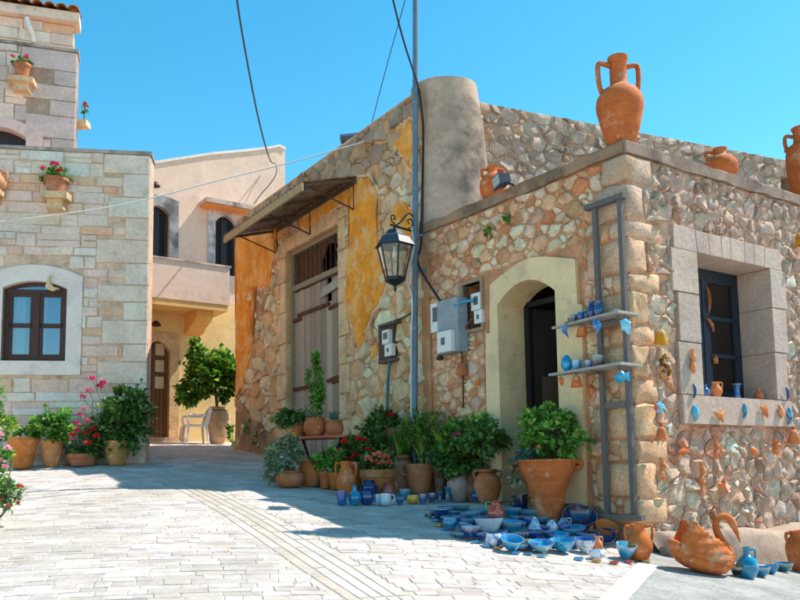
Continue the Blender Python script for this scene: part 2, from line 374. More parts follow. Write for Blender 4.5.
# ------------------------------------------------------------------ wall frames
RAD = math.radians
CX, CYY = 2.52, 8.60
CZ = -0.895 + EZ
FD = Fr((CX, CYY, CZ), RAD(-54.1))            # workshop, doorway side (in shade)
FR = Fr((CX, CYY, CZ), RAD(34.0))             # workshop, window side (sun grazes it)
FY = Fr((0.377, 11.56, -0.134 + EZ), RAD(-57.0))   # ochre house front
FL = Fr((-4.26, 13.5, 0.20 + EZ), RAD(9.4))   # pale stone house on the left
FU = Fr((-6.40, 15.5, 5.3 + EZ), RAD(18.0))   # its upper storey, set back
FT = Fr((-6.95, 16.6, 8.2 + EZ), RAD(18.0))   # its tiled top
_b = Vector((-4.29, 20.0, 0.72 + EZ)); _n = Vector((math.sin(RAD(35)), -math.cos(RAD(35)), 0))
FBB = Fr(_b, RAD(35.0)); FB = Fr(_b - _n * 1.05, RAD(35.0))   # back house: balcony front, wall behind it
VTOP = 4.49                                    # workshop coping height above its corner base

# ------------------------------------------------------------------ ground
def grid(xs, ys, dz, col):
    m = MB(); nx = len(xs); m.col = col
    m.add([(x, y, gz(x, y) + dz) for y in ys for x in xs], [(j*nx+i, j*nx+i+1, (j+1)*nx+i+1, (j+1)*nx+i) for j in range(len(ys)-1) for i in range(nx-1)])
    return m
xs = [-400, -150, -60, -30, -18] + [-12 + .4*i for i in range(61)] + [18, 30, 60, 150, 400]
ys = [-400, -150, -50, -20, -10] + [-6 + .4*i for i in range(78)] + [30, 40, 70, 150, 400]
ground = grid(xs, ys, 0, C('#bdb2a2')).build('ground', 'groundm', None, None, True)
tag(ground, 'sandy ground under the pale paving', 'ground', kind='structure')
# asphalt lane on the right, white line at its edge
La, Lb = gnd(600, 600), gnd(640, 562.5); Ld = (Lb - La); Ld.z = 0; Ld.normalize()
def line_x(y, off=0):                          # x of the white line's left edge at depth y
    return La.x + Ld.x / Ld.y * (y - La.y) + off
wl = gnd(629, 600).x - line_x(gnd(629, 600).y)
m = MB(); m.col = C('#b4b0a8'); ysl = [-6 + .25*i for i in range(110)]; cols_ = 26
for j, y in enumerate(ysl):
    x0 = line_x(y) + .01
    m.v += [(x0 + (12 - x0) * (i / cols_)**1.3, y, gz(x0 + (12 - x0) * (i / cols_)**1.3, y) + .008) for i in range(cols_ + 1)]; m.c += [m.col] * (cols_ + 1)
m.f = [(j*(cols_+1)+i, j*(cols_+1)+i+1, (j+1)*(cols_+1)+i+1, (j+1)*(cols_+1)+i) for j in range(len(ysl)-1) for i in range(cols_)]
tag(m.build('asphalt_lane', 'asphalt', None, None, True), 'worn grey asphalt lane beside the paving', 'road', kind='structure')
m = MB(); m.col = C('#e9e7e2'); n = 0
yy = [-2 + .2*i for i in range(53)]
yy = [y for y in yy if y < Lb.y + .1]
for y in yy:
    for k in range(4): m.v.append((line_x(y) + wl*k/3, y, gz(line_x(y) + wl*k/3, y) + .0125)); m.c.append(m.col)
m.f = [(j*4+i, j*4+i+1, (j+1)*4+i+1, (j+1)*4+i) for j in range(len(yy)-1) for i in range(3)]
tag(m.build('road_line', 'paint', None, None), 'white painted line along the asphalt edge', 'road marking', kind='structure')

# paving: rows of blocks, cut where the slab channel and the asphalt run
pav = empty('paving', (0, 7, gz(0, 7))); tag(pav, 'pale rectangular paving blocks laid in rows', 'paving', kind='structure')
e1 = gnd(520, 585) - gnd(120, 585); e1.z = 0; e1.normalize(); e2 = Vector((-e1.y, e1.x, 0))
ST = [((137, 471), (178, 472)), ((175, 488), (216, 489)), ((222, 515), (268, 514)), ((258, 540), (316, 540)), ((300, 570), (362, 566)), ((346, 600), (408, 596))]
stl = [gnd(*a) for a, b in ST]; strr = [gnd(*b) for a, b in ST]
def ext(L): d = L[-1] - L[-2]; return L + [L[-1] + d * 2, L[-1] + d * 5]
stl, strr = ext(stl), ext(strr)
def edge_x(L, y):
    for a, b in zip(L, L[1:]):
        if min(a.y, b.y) <= y <= max(a.y, b.y): t = (y - a.y) / (b.y - a.y); return a.x + (b.x - a.x) * t
    return None
rr = random.Random(11); blocks = []
t = 2.0
while t < 20:
    w = rr.uniform(.085, .135); s = -8.5 + rr.uniform(0, .3)
    if t > 13: w *= 2
    while s < 6.5:
        l = rr.choice([.12, .16, .2, .25, .3, .36]) * rr.uniform(.85, 1.1)
        a = e1 * s + e2 * t; b = a + e1 * l
        # cut against strip and asphalt
        iv = [(s, s + l)]
        c = a + e2 * w / 2
        def s_of(x): return s + (x - a.x) / e1.x
        xl, xr = edge_x(stl, c.y + .0), edge_x(strr, c.y)
        if xl is not None and xr is not None:
            sl_, sr_ = s_of(xl) - .02, s_of(xr) + .02
            iv = [q for i0, i1 in iv for q in ((i0, min(i1, sl_)), (max(i0, sr_), i1)) if q[1] - q[0] > .05]
        sa = s_of(line_x(c.y)) - .015
        iv = [(i0, min(i1, sa)) for i0, i1 in iv if min(i1, sa) - i0 > .05]
        for i0, i1 in iv: blocks.append((i0, i1, t, t + w))
        s += l
    t += w
def blk(i0, i1, t0, t1):
    g = rr.uniform(.0015, .006); j = lambda: rr.uniform(-.006, .006); hh = rr.uniform(.003, .008)
    cs = [(i0+g+j(), t0+g+j()), (i1-g+j(), t0+g+j()), (i1-g+j(), t1-g+j()), (i0+g+j(), t1-g+j())]
    out = []
    for s_, t_ in cs: p = e1*s_ + e2*t_; out.append((p.x, p.y, gz(p.x, p.y) - .02))
    for s_, t_ in cs: p = e1*s_ + e2*t_; out.append((p.x, p.y, gz(p.x, p.y) + hh - .003 + rr.uniform(-.0015, .0015)))
    cm, tm = (i0+i1)/2, (t0+t1)/2
    for s_, t_ in cs: 
        s2, t2 = cm + (s_-cm)*(1-.014/(i1-i0+.02)), tm + (t_-tm)*(1-.014/(t1-t0)); p = e1*s2 + e2*t2; out.append((p.x, p.y, gz(p.x, p.y) + hh + rr.uniform(-.002, .002)))
    f = [(r*4+i, r*4+(i+1)%4, (r+1)*4+(i+1)%4, (r+1)*4+i) for r in range(2) for i in range(4)] + [(8, 9, 10, 11)]
    base = rr.choice([C('#cabdb3'), C('#d0c3b9'), C('#c1b3a9'), C('#ccbdb0'), C('#bbada3'), C('#c7b7aa')])
    return out, f, jit(base, .1, rr)
def show(b):
    p = e1*(b[0]+b[1])/2 + e2*(b[2]+b[3])/2; P = Vector((p.x, p.y, gz(p.x, p.y))) - EYE; q = CR.to_3x3().inverted() @ P
    if q.z > -1: return -1
    x, y = 400 + F*q.x/-q.z, CY - F*q.y/-q.z
    return (b[1]-b[0]) / P.length if -20 < x < 820 and y < 612 else -1
inv = [b for b in blocks if b[2] < 9 and show(b) > 0]; near = sorted(inv, key=lambda b: (b[2] // .4, -(b[1]-b[0])))[:296]
ns = set(near); rest = MB()
for b in blocks:
    vs_, f, col = blk(*b)
    if b in ns:
        c = Vector([sum(q[k] for q in vs_)/12 for k in range(3)]); m = MB(); m.add([Vector(q) - c for q in vs_], f, col)
        m.build('paving_block', 'pave', pav, Matrix.Translation(c))
    else: rest.add(vs_, f, col)
tag(rest.build('far_paving_blocks', 'pave', pav, Matrix()), kind='stuff')
# slab channel running up the street: five lanes of long slabs
chn = empty('slab_channel', gnd(300, 560)); tag(chn, 'five-lane strip of long narrow slabs running up the street', 'channel', kind='structure')
for lane in range(5):
    k0, k1 = lane/5, (lane+1)/5; path = []
    for a, b in zip(stl, strr):
        path.append((a.lerp(b, k0), a.lerp(b, k1)))
    fine = []
    for (a0, b0), (a1, b1) in zip(path, path[1:]):
        n = max(1, int((a1 - a0).length / .3))
        fine += [(a0.lerp(a1, i/n), b0.lerp(b1, i/n)) for i in range(n)]
    i = 0
    while i < len(fine) - 1:
        j = min(len(fine) - 1, i + rr.choice([2, 3, 4, 5])); m = MB(); seg = fine[i:j+1]; vs_ = []
        for q, (a, b) in enumerate(seg):
            d = (b - a).normalized(); al = (seg[-1][0] - seg[0][0]).normalized() * (.012 if q == 0 else -.012 if q == len(seg)-1 else 0)
            for p, z in ((a + d*.009 + al, -.02), (a + d*.009 + al, .003), (a + d*.016 + al, .006), (b - d*.016 + al, .006), (b - d*.009 + al, .003), (b - d*.009 + al, -.02)):
                vs_.append((p.x, p.y, gz(p.x, p.y) + z))
        n = 6; f = [(r*n+k, r*n+k+1, (r+1)*n+k+1, (r+1)*n+k) for r in range(len(seg)-1) for k in range(5)] + [(0,1,2,3,4,5), tuple(range((len(seg)-1)*n+5, (len(seg)-1)*n-1, -1))]
        m.add(vs_, f, jit(rr.choice([C('#c6b8aa'), C('#cabdb0'), C('#c0b0a0')]), .06, rr)); m.build('channel_slab', 'pave', chn, Matrix())
        i = j

# ------------------------------------------------------------------ surround made of an outer and an inner outline
def surround(fr, outer, inner, parent, mat, col, front=.05, back=.4, name='door_surround', W=None):
    n = len(outer); m = MB(); m.col = col
    vs_ = [(u, -front, v) for u, v in outer] + [(u, -front, v) for u, v in inner] + [(u, back, v) for u, v in inner] + [(u, .02, v) for u, v in outer]
    f = []
    for i in range(n-1):
        f += [(n+i, 2*n+i, 2*n+i+1, n+i+1), (3*n+i, i, i+1, 3*n+i+1)]
    f.append(tuple(range(n)) + tuple(range(2*n-1, n-1, -1)))
    m.add(vs_, f); return m.build(name, mat, parent, W or fr.M)
def arch(u0, u1, vs, rise, n=12):
    return [(u0 + (u1-u0)*i/n, vs + rise*(1 - (2*i/n - 1)**2)) for i in range(n+1)]

# ================================================================== WORKSHOP (right)
ws = empty('stone_workshop', (CX, CYY, CZ), label='low rubble stone workshop on the corner with arched cream doorway', cat='building')
# openings
dL, dR = FD.hit(503, 400)[0], FD.hit(562, 400)[0]
d_spring = FD.hit(503, 305)[1]; d_apex = FD.hit(535, 279)[1]
nu0, nu1, nv0, nv1 = FD.rect(464, 283, 482, 329)
wu0 = (FR.hit(690, 253)[0] + FR.hit(703, 396)[0]) / 2; wu1 = (FR.hit(762, 267)[0] + FR.hit(777, 401)[0]) / 2
wv1 = FR.hit(690, 253)[1]; wv0 = FR.hit(703, 396)[1]
so0, so1, sv0, sv1 = .70, 2.86, FR.hit(683, 424)[1], FR.hit(667, 225)[1]
UL = -3.66
slab(FD, UL, 0, -.6, VTOP - .13, [(dL - .02, dR + .02, -.6, d_apex), (nu0, nu1, nv0, nv1)], .45, ws, 'mortar', C('#c49a78'), 'doorway_wall')
slab(FR, 0, 7.2, -1.6, VTOP - .13, [(wu0 - .02, wu1 + .02, wv0 - .02, wv1 + .02)], .5, ws, 'mortar', C('#d4b49c'), 'window_wall')
# rear walls, roof, floor so that the inside is a closed dark room
A = FD.P(UL, 0); B = FR.P(7.2, 0); Cc = FD.P(0, 0); D4 = A + (B - Cc)
m = MB(); m.col = C('#6e6257')
P2 = lambda p: (p.x, p.y)
c0 = Cc + (A - Cc).normalized()*.3 + (B - Cc).normalized()*.3
m.zprism([P2(c0), P2(B - (B-Cc).normalized()*.1 + (A-Cc).normalized()*.3), P2(D4), P2(A + (B-Cc).normalized()*.3 - (A-Cc).normalized()*.1)], CZ + VTOP - .55, CZ + VTOP - .35)
m.build('roof_slab', 'render', ws, Matrix())
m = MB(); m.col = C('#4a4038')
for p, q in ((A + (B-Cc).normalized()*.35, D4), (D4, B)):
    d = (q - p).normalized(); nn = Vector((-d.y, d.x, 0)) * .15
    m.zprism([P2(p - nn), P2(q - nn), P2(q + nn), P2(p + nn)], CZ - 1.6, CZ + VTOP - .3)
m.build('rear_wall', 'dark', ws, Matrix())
# coping
m = MB(); m.col = C('#8f7e6c')
def coping(fr, u0, u1, name, col):
    n = int((u1 - u0) / .2); m = MB(); m.col = col; r_ = random.Random(5); vs_ = []
    for i in range(n + 1):
        u = u0 + (u1-u0)*i/n; a = r_.uniform(-.012, .012); b = r_.uniform(-.012, .012)
        vs_ += [(u, -.05 + a, VTOP - .15 + b), (u, -.055 + b, VTOP - .02 + a), (u, -.02, VTOP + b*.6), (u, .42, VTOP + a*.5), (u, .46, VTOP - .15)]
    f = [(i*5+k, (i+1)*5+k, (i+1)*5+(k+1)%5, i*5+(k+1)%5) for i in range(n) for k in range(5)] + [(4,3,2,1,0), tuple(range(n*5, n*5+5))]
    m.add(vs_, f); m.build(name, 'render', ws, fr.M)
coping(FD, UL, .0, 'coping', C('#93806a')); coping(FR, -.02, 7.2, 'coping', C('#8d8278'))
# quoins
qs = [(-.05, .30), (.30, .58), (.58, .96), (.96, 1.20), (1.20, 1.58), (1.58, 1.86), (1.86, 2.22), (2.22, 2.44), (2.44, 2.80), (2.80, 3.02), (3.02, 3.40), (3.40, 3.62), (3.62, 4.02), (4.02, VTOP - .15)]
hD, hR = [], []; rq = random.Random(4)
mid = (FR.n + FD.n)
for i, (v0, v1) in enumerate(qs):
    a, b = ((.46, .22), (.26, .44))[i % 2]; a *= rq.uniform(.75, 1.3); b *= rq.uniform(.75, 1.3); g = .01
    off = rq.uniform(.022, .045); 
    out = FD.P(0, 0) + mid * (off / mid.length * 1.38)
    pts = [FD.P(-a, 0, off), out, FR.P(b, 0, off), FR.P(b, 0, -.06), FD.P(0, 0) - mid * .1, FD.P(-a, 0, -.06)]
    O = FD.P(0, v0); bm = bmesh.new(); vv = []
    z0, z1 = v0 + g, v1 - g
    lo = [bm.verts.new((p.x - O.x, p.y - O.y, z0 - v0 + rq.uniform(-.01, .01))) for p in pts]; hi = [bm.verts.new((p.x - O.x, p.y - O.y, z1 - v0 + rq.uniform(-.01, .01))) for p in pts]
    bm.faces.new(lo[::-1]); bm.faces.new(hi)
    for k in range(6): bm.faces.new((lo[k], lo[(k+1)%6], hi[(k+1)%6], hi[k]))
    bmesh.ops.bevel(bm, geom=[e for e in bm.edges], offset=.03, segments=1, affect='EDGES', profile=.6)
    bmesh.ops.triangulate(bm, faces=bm.faces[:]); bmesh.ops.subdivide_edges(bm, edges=[e for e in bm.edges if e.calc_length() > .12], cuts=1, use_grid_fill=True)
    for v in bm.verts:
        w_ = Vector(v.co) + O; v.co += Vector((noise.noise(w_*7), noise.noise(w_*7 + Vector((9,0,0))), noise.noise(w_*7 + Vector((0,9,0)))))*.034
    mm = MB(); mm.col = jit(mix(C('#d6bd9a'), C('#b3aca2'), min(1, max(0, (v0 - 2.4) / 2))), .08, rq)
    bm.verts.ensure_lookup_table()
    mm.add([v.co for v in bm.verts], [[v.index for v in f.verts] for f in bm.faces]); bm.free()
    mm.build('quoin', 'stoned' if i % 3 else 'stone', ws, Matrix.Translation(O), True, 50)
    hD.append((-a, .5, v0, v1)); hR.append((-.5, b, v0, v1))
# door surround (cream plaster, toothed outline)
DO = [(487, 500), (487, 420), (486, 360), (486, 334), (490, 333), (490, 285), (497, 279), (507, 271), (518, 263), (530, 257.5), (545, 256.5), (560, 257.5), (575, 259), (577.5, 304), (582, 305), (583, 360), (583, 420), (583, 500)]
outer = [FD.hit(x, y, .05) for x, y in DO]; outer[0] = (outer[0][0], -.3); outer[-1] = (outer[-1][0], -.3)
na = 12; ar = arch(dL, dR, d_spring, d_apex - d_spring, na)
inner = [(dL, -.3), (dL, .5), (dL, 1.2)] + ar + [(dR, 1.0), (dR, -.3)]
inner = [inner[0], inner[1], inner[2]] + ar + [inner[-2], inner[-1]]
while len(outer) < len(inner): outer.insert(-1, ((outer[-2][0]+outer[-1][0])/2, (outer[-2][1]+outer[-1][1])/2))
outer = outer[:len(inner)-1] + [outer[-1]]
surround(FD, outer, inner, ws, 'plaster', C('#fbd2a6'), .055, .42, 'door_surround')
# door leaf standing open inside, threshold, doorstep
m = MB(); m.col = C('#15181c'); m.box((dL + .02, .40, 0), (dL + .10, .46, d_apex)); m.box((dL+.02, .40, d_spring), (dR, .46, d_spring+.07)); m.build('door_frame', 'pwood', ws, FD.M)
T = FD.M @ Matrix.Translation((dL + .12, .46, 0)) @ Matrix.Rotation(RAD(72), 4, 'Z')
m = MB(); m.col = C('#2a211b'); m.box((0, 0, .15), (.72, .045, d_spring - .02)); dl = m.build('door_leaf', 'brown', ws, T)
m = MB(); m.col = C('#5b4a3a')
for k in range(3): m.box((.1, -.02, .35 + k*.62), (.62, .002, .85 + k*.62))
m.build('panel', 'brown', dl, T)
m = MB(); m.col = C('#9a8f80'); st = gz(*P2(FD.P((dL+dR)/2, 0, .2))) - CZ
m.box((dL - .12, -.2, st - .3), (dR + .3, .4, st + .07)); m.build('doorstep', 'stone', ws, FD.M)
# inside: a pale pier catches some light behind the door
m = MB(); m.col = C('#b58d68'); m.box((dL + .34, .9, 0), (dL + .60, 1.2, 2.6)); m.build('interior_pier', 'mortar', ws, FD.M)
# rubble on both faces
dbox = (min(o[0] for o in outer) - .01, max(o[0] for o in outer) + .01, -.6, FD.hit(530, 257.5)[1] - .02)
niche = (nu0 - .06, nu1 + .06, nv0 - .06, nv1 + .06)
def colD(c, r):
    p = C(r.choice(['#eedcbe', '#e4cfae', '#dcc4a2', '#d4b898', '#f0e2ca', '#c4a684', '#dab892', '#c88c66', '#e6d6bc', '#d0c4b2']))
    w = max(0, min(1, (-c[0] - 2.2) / 1.2)); p = mix(p, C('#b09878'), w * .4)
    return jit(p, .12, r)
def keepD(c):
    P = FD.P(c[0], c[1]); return c[0] > UL + .2 and P.z > gz(P.x, P.y) - .1
cells = rubble(UL, 0, -.3, VTOP - .16, [.125, .085, .06, .043, .031, .023], 1.35, hD + [dbox, niche], 21, 900)
lay(FD, cells, ws, 'stoned', colD, .007, (.006, .036), 'rubble_stone', .16, .55, .8, 280, 5, True, keepD)
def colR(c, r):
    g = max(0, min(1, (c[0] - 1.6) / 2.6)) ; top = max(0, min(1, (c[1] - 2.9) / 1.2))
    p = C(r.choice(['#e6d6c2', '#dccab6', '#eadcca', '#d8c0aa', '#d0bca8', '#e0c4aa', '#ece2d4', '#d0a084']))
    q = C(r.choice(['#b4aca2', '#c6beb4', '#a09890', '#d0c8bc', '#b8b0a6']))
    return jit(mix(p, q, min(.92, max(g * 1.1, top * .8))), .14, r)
def keepR(c):
    P = FR.P(c[0], c[1]); return P.z > gz(P.x, P.y) - .1
cells = rubble(0, 7.2, -1.3, VTOP - .16, [.105, .075, .053, .038, .028], 1.1, hR + [(so0 - .01, so1 + .01, sv0 - .01, sv1 + .01)], 33, 1200)
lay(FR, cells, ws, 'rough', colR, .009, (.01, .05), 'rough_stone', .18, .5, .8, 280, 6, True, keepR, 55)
m = MB(); m.col = C('#b89a78'); m.box((UL - .03, -.03, -.2), (UL + .16, .2, VTOP - .16)); m.build('junction_render', 'mortar', ws, FD.M)
# window: dressed stone surround, each block a part
def pb(pix, h=.05, col=None, nm='surround_block'):
    p = [FR.hit(x, y, h) for x, y in pix]; poly_block(FR, p, ws, 'ashlar', col or jit(C('#b9b3a8'), .05), h, .47, nm, .008)
def su(f): return so0 + (so1 - so0) * f
gcol = lambda: jit(C('#b2b1a5'), .09)
hb = [sv0 + .33, sv0 + .33 + (wv1 - sv0 - .33) * .36, sv0 + .33 + (wv1 - sv0 - .33) * .70, wv1]
for i in range(3):
    a = (.0, .03, -.06)[i]; b = (.0, .05, .08)[i]
    rect_stone(FR, so0 + a, wu0, hb[i] + .004, hb[i+1] - .004, ws, 'ashlar', gcol(), .055 + .004*i, .5, 'surround_block', RND, .002, .008)
    rect_stone(FR, wu1, so1 + b - .02, hb[i] + .004, hb[i+1] - .004, ws, 'ashlar', gcol(), .055 + .004*i, .5, 'surround_block', RND, .002, .008)
lu = [0, .2, .31, .42, .50, .63, .72, .82, 1.0]
for i in range(8):
    a, b = su(lu[i]) , su(lu[i+1]) ; tl = (.5 - lu[i]) * -.10 if 0 < i < 8 else 0; tr = (.5 - lu[i+1]) * -.10 if i < 7 else 0
    p = [(a - tl*.0 + .003, wv1 + .004), (b - .003, wv1 + .004), (b + tr - .003, sv1 + RND.uniform(-.01, .01)), (a + tl + .003, sv1 + RND.uniform(-.01, .01))]
    poly_block(FR, p, ws, 'ashlar', gcol(), .058, .5, 'lintel_block', .008)
rect_stone(FR, so0, so1, sv0, hb[0] - .004, ws, 'ashlar', C('#b8b3a6'), .075, .5, 'window_sill', RND, .003, .012)
# window frame inset in the reveal
wf = .40; wt = MB(); wt.col = C('#1d2733')
def wbar(u0, u1, v0, v1, y0=wf, y1=wf + .06): wt.box((u0, y0, v0), (u1, y1, v1))
zb = hb[0]
wbar(wu0, wu0 + .10, zb, wv1); wbar(wu1 - .10, wu1, zb, wv1); wbar(wu0 + .1, wu1 - .1, wv1 - .14, wv1); wbar(wu0 + .1, wu1 - .1, zb, zb + .10)
um = (wu0 + wu1) / 2; wbar(um - .05, um + .05, zb + .1, wv1 - .14, wf - .015, wf + .07)
wfr = wt.build('window_frame', 'pwood', ws, FR.M)
for a, b in ((wu0 + .1, um - .05), (um + .05, wu1 - .1)):
    hh = (wv1 - .14 - zb - .1) / 3
    m = MB(); m.col = C('#1d2733')
    for k in range(4): zz = zb + .1 + hh*k; m.box((a, wf - .005, zz - .022), (b, wf + .05, zz + .022))
    m.box((a, wf - .005, zb + .1), (a + .045, wf + .05, wv1 - .14)); m.box((b - .045, wf - .005, zb + .1), (b, wf + .05, wv1 - .14)); m.build('sash', 'pwood', wfr, FR.M)
    for k in range(3):
        m = MB(); m.box((a + .03, wf + .02, zb + .12 + hh*k), (b - .03, wf + .026, zb + .08 + hh*(k+1))); m.build('pane', 'glass', wfr, FR.M)
# low rough base along the window wall
m = MB(); m.col = C('#a39a8c'); r_ = random.Random(8); n = 34; vs_ = []
for i in range(n + 1):
    u = .12 + (7.0 - .12) * (i / n); P = FR.P(u, 0, .3); gb = gz(P.x, P.y) - CZ; tp = .16 + .03*math.sin(u*2.1) + noise.noise((u*2, 0, 3))*.05
    for yy_, zz in ((-.30, gb - .15), (-.29 + noise.noise((u*3, 1, 0))*.03, gb + .12), (-.27 + noise.noise((u*3, 2, 0))*.03, tp - .07), (-.2 + noise.noise((u*3, 4, 0))*.02, tp), (-.1, tp + .01 + noise.noise((u*4, 5, 0))*.02), (.05, tp + .03)):
        vs_.append((u, yy_, zz))
f = [(i*6+k, (i+1)*6+k, (i+1)*6+k+1, i*6+k+1) for i in range(n) for k in range(5)] + [(0,1,2,3,4,5)]
m.add(vs_, f); m.build('base_ledge', 'render', ws, FR.M, True)

# ================================================================== OCHRE HOUSE
yh = empty('ochre_house', FY.O, label='derelict stone house with flaking ochre plaster and old plank door', cat='building')
YT = 5.70 + EZ - FY.O.z; YL = -7.33
o0, o1 = FY.hit(287, 330)[0], FY.hit(340, 330)[0]; ot = FY.hit(312, 239)[1]; otr = FY.hit(312, 278)[1]
ob = .05
slab(FY, YL, 0.06, -.8, YT, [(o0, o1, -.8, ot)], .415, yh, 'mortarp', C('#c8a67c'), 'front_wall')
# side/back/roof
Q0 = FY.P(YL, 0, -.25); Q1 = FY.P(.06, 0, -.25); q_in = -FY.n
FF = Fr(Vector((0.95, 12.19, FY.O.z)), RAD(90 - 66.5))
m = MB(); m.col = C('#7c7264')
Bk = FF.P(9, 0, -.2); 
m.zprism([P2(Q1 + FY.n*0 + q_in*.2 - FY.u*.3), P2(FF.P(.5, 0, -.3)), P2(Bk - FF.n*.2), P2(Bk + q_in*2), P2(Q0 + q_in*3.2), P2(Q0)], FY.O.z + YT - .5, FY.O.z + YT - .3); m.build('roof_slab', 'render', yh, Matrix())
m = MB(); m.col = C('#8d8070')
for p, q in ((Q0, Q0 + q_in*3.2), (Q0 + q_in*3.2, Bk + q_in*2)):
    d = (q - p).normalized(); nn = Vector((-d.y, d.x, 0)) * .25
    m.zprism([P2(p - nn), P2(q - nn), P2(q + nn), P2(p + nn)], FY.O.z - .8, FY.O.z + YT - .05)
m.build('rear_wall', 'render', yh, Matrix())
# old door: jamb blocks, planks, straps, barred light above
holesY = [(o0, o1, -.8, ot)]; rj = random.Random(2)
for side in (0, 1):
    v = -.1; i = 0
    while v < ot + .2:
        hgt = rj.uniform(.42, .62); w = (.24, .36)[i % 2] * rj.uniform(.9, 1.15); v1 = min(v + hgt, ot + .26)
        a, b = (o0 - w, o0 - .004) if side == 0 else (o1 + .004, o1 + w)
        if v1 - v > .1:
            rect_stone(FY, a, b, v + .008, v1 - .008, yh, 'stone', jit(C('#d6c5a0'), .07, rj), .035, .3, 'jamb_block', rj, .008, .014); holesY.append((a, b, v, v1))
        v = v1; i += 1
nb = 5
for i in range(nb):
    a, b = o0 - .0 + (o1 - o0)*i/nb, o0 + (o1 - o0)*(i+1)/nb
    rect_stone(FY, a + .005, b - .005, ot + .005, ot + .27, yh, 'stone', jit(C('#d2c09b'), .07, rj), .037, .3, 'lintel_block', rj, .006, .014)
holesY.append((o0, o1, ot, ot + .28))
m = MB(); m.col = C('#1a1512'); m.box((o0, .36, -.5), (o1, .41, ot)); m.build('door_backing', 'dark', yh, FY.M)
od = empty('old_door', FY.P((o0+o1)/2, 0)); od.parent = yh; od.matrix_basis = WM[yh.name].inverted() @ WM[od.name]
m = MB(); m.col = C('#9a8a70'); y0 = .10
for a, b, c, d in ((o0, o0+.07, -.4, ot), (o1-.07, o1, -.4, ot), (o0+.07, o1-.07, ot-.07, ot), (o0+.07, o1-.07, otr-.05, otr+.05)): m.box((a, y0-.02, c), (b, y0+.09, d))
m.build('door_frame', 'wood', od, FY.M)
npl = 9; pw = (o1 - o0 - .14) / npl
for i in range(npl):
    a = o0 + .07 + pw*i; top = otr - .06 - rj.uniform(0, .03) - (.42 if i == 6 else 0); j = rj.uniform(0, .02)
    m = MB(); m.col = jit(rj.choice([C('#ab9a86'), C('#b5a48e'), C('#9c8a78'), C('#a69280')]), .08, rj)
    m.box((0, 0, 0), (pw - .012 - rj.uniform(0, .008), .035, top + .45)); m.build('plank', 'wood', od, FY.M @ Matrix.Translation((a, y0 + .02 + j, -.45)))
for i in range(11):
    u = o0 + .07 + (o1 - o0 - .14)*(i + .5)/11; m = MB(); m.col = C('#3a2e28'); m.tube([(u, y0+.01, otr + .04), (u, y0 + .01, ot - .06)], .011, 6); m.build('bar', 'rust', od, FY.M)
m = MB(); m.col = C('#6b4a30'); m.prism([(o0+.1, otr+.05), (o0 + 1.15, otr + .05), (o0 + 1.1, otr + .35), (o0+1.35, otr + .62), (o0 + 1.9, ot - .25), (o0+1.9, ot - .07), (o0 + .1, ot - .07)], .20, .23); m.build('torn_panel', 'wood', od, FY.M)
for x0, y0_, x1, y1_ in ((286, 322, 296, 318), (293, 315, 324, 303), (324, 308, 341, 299), (286, 390, 306, 386), (322, 381, 334, 376), (327, 382, 342, 377)):
    a, b = FY.hit(x0, y0_), FY.hit(x1, y1_); m = MB(); m.col = C('#5a3524')
    m.prism([(a[0], a[1] - .03), (b[0], b[1] - .03), (b[0], b[1] + .03), (a[0], a[1] + .03)], .085, .12); m.build('hinge_strap', 'rust', od, FY.M)
a, b = FY.hit(317, 298), FY.hit(336, 282); m = MB(); m.col = C('#b0a594')
m.prism([(a[0], a[1]), (b[0], b[1] - .06), (b[0] + .05, b[1] + .12), (a[0] + .08, a[1] + .16)], .06, .09); m.build('loose_board', 'wood', od, FY.M)
# plaster patches, traced on the wall and given thickness
PATCH = [
 [(236, 236), (250, 236), (268, 232), (275, 234), (273, 262), (270, 278), (266, 290), (261, 286), (256, 288), (251, 284), (250, 300), (252, 325), (253, 350), (248, 366), (244, 384), (240, 390), (236, 398)],
 [(272, 238), (275, 215), (300, 202), (330, 188), (352, 182), (356, 196), (348, 204), (338, 205), (326, 213), (316, 220), (309, 231), (303, 225), (296, 214), (286, 222), (280, 240)],
 [(349, 181), (362, 177), (370, 182), (378, 197), (376, 215), (378, 230), (380, 250), (385, 275), (383, 292), (378, 302), (372, 311), (366, 328), (360, 348), (357, 340), (354, 325), (347, 313), (346, 290), (348, 250), (350, 215)],
 [(396, 128), (410, 121), (415, 140), (416, 163), (411, 170), (406, 165), (404, 152), (397, 150), (395, 140)],
 [(390, 222), (394, 208), (401, 200), (409, 206), (416, 212), (417, 240), (409, 246), (400, 240), (391, 236)],
 [(371, 347), (377, 345), (378, 358), (373, 359)]]
polys = []
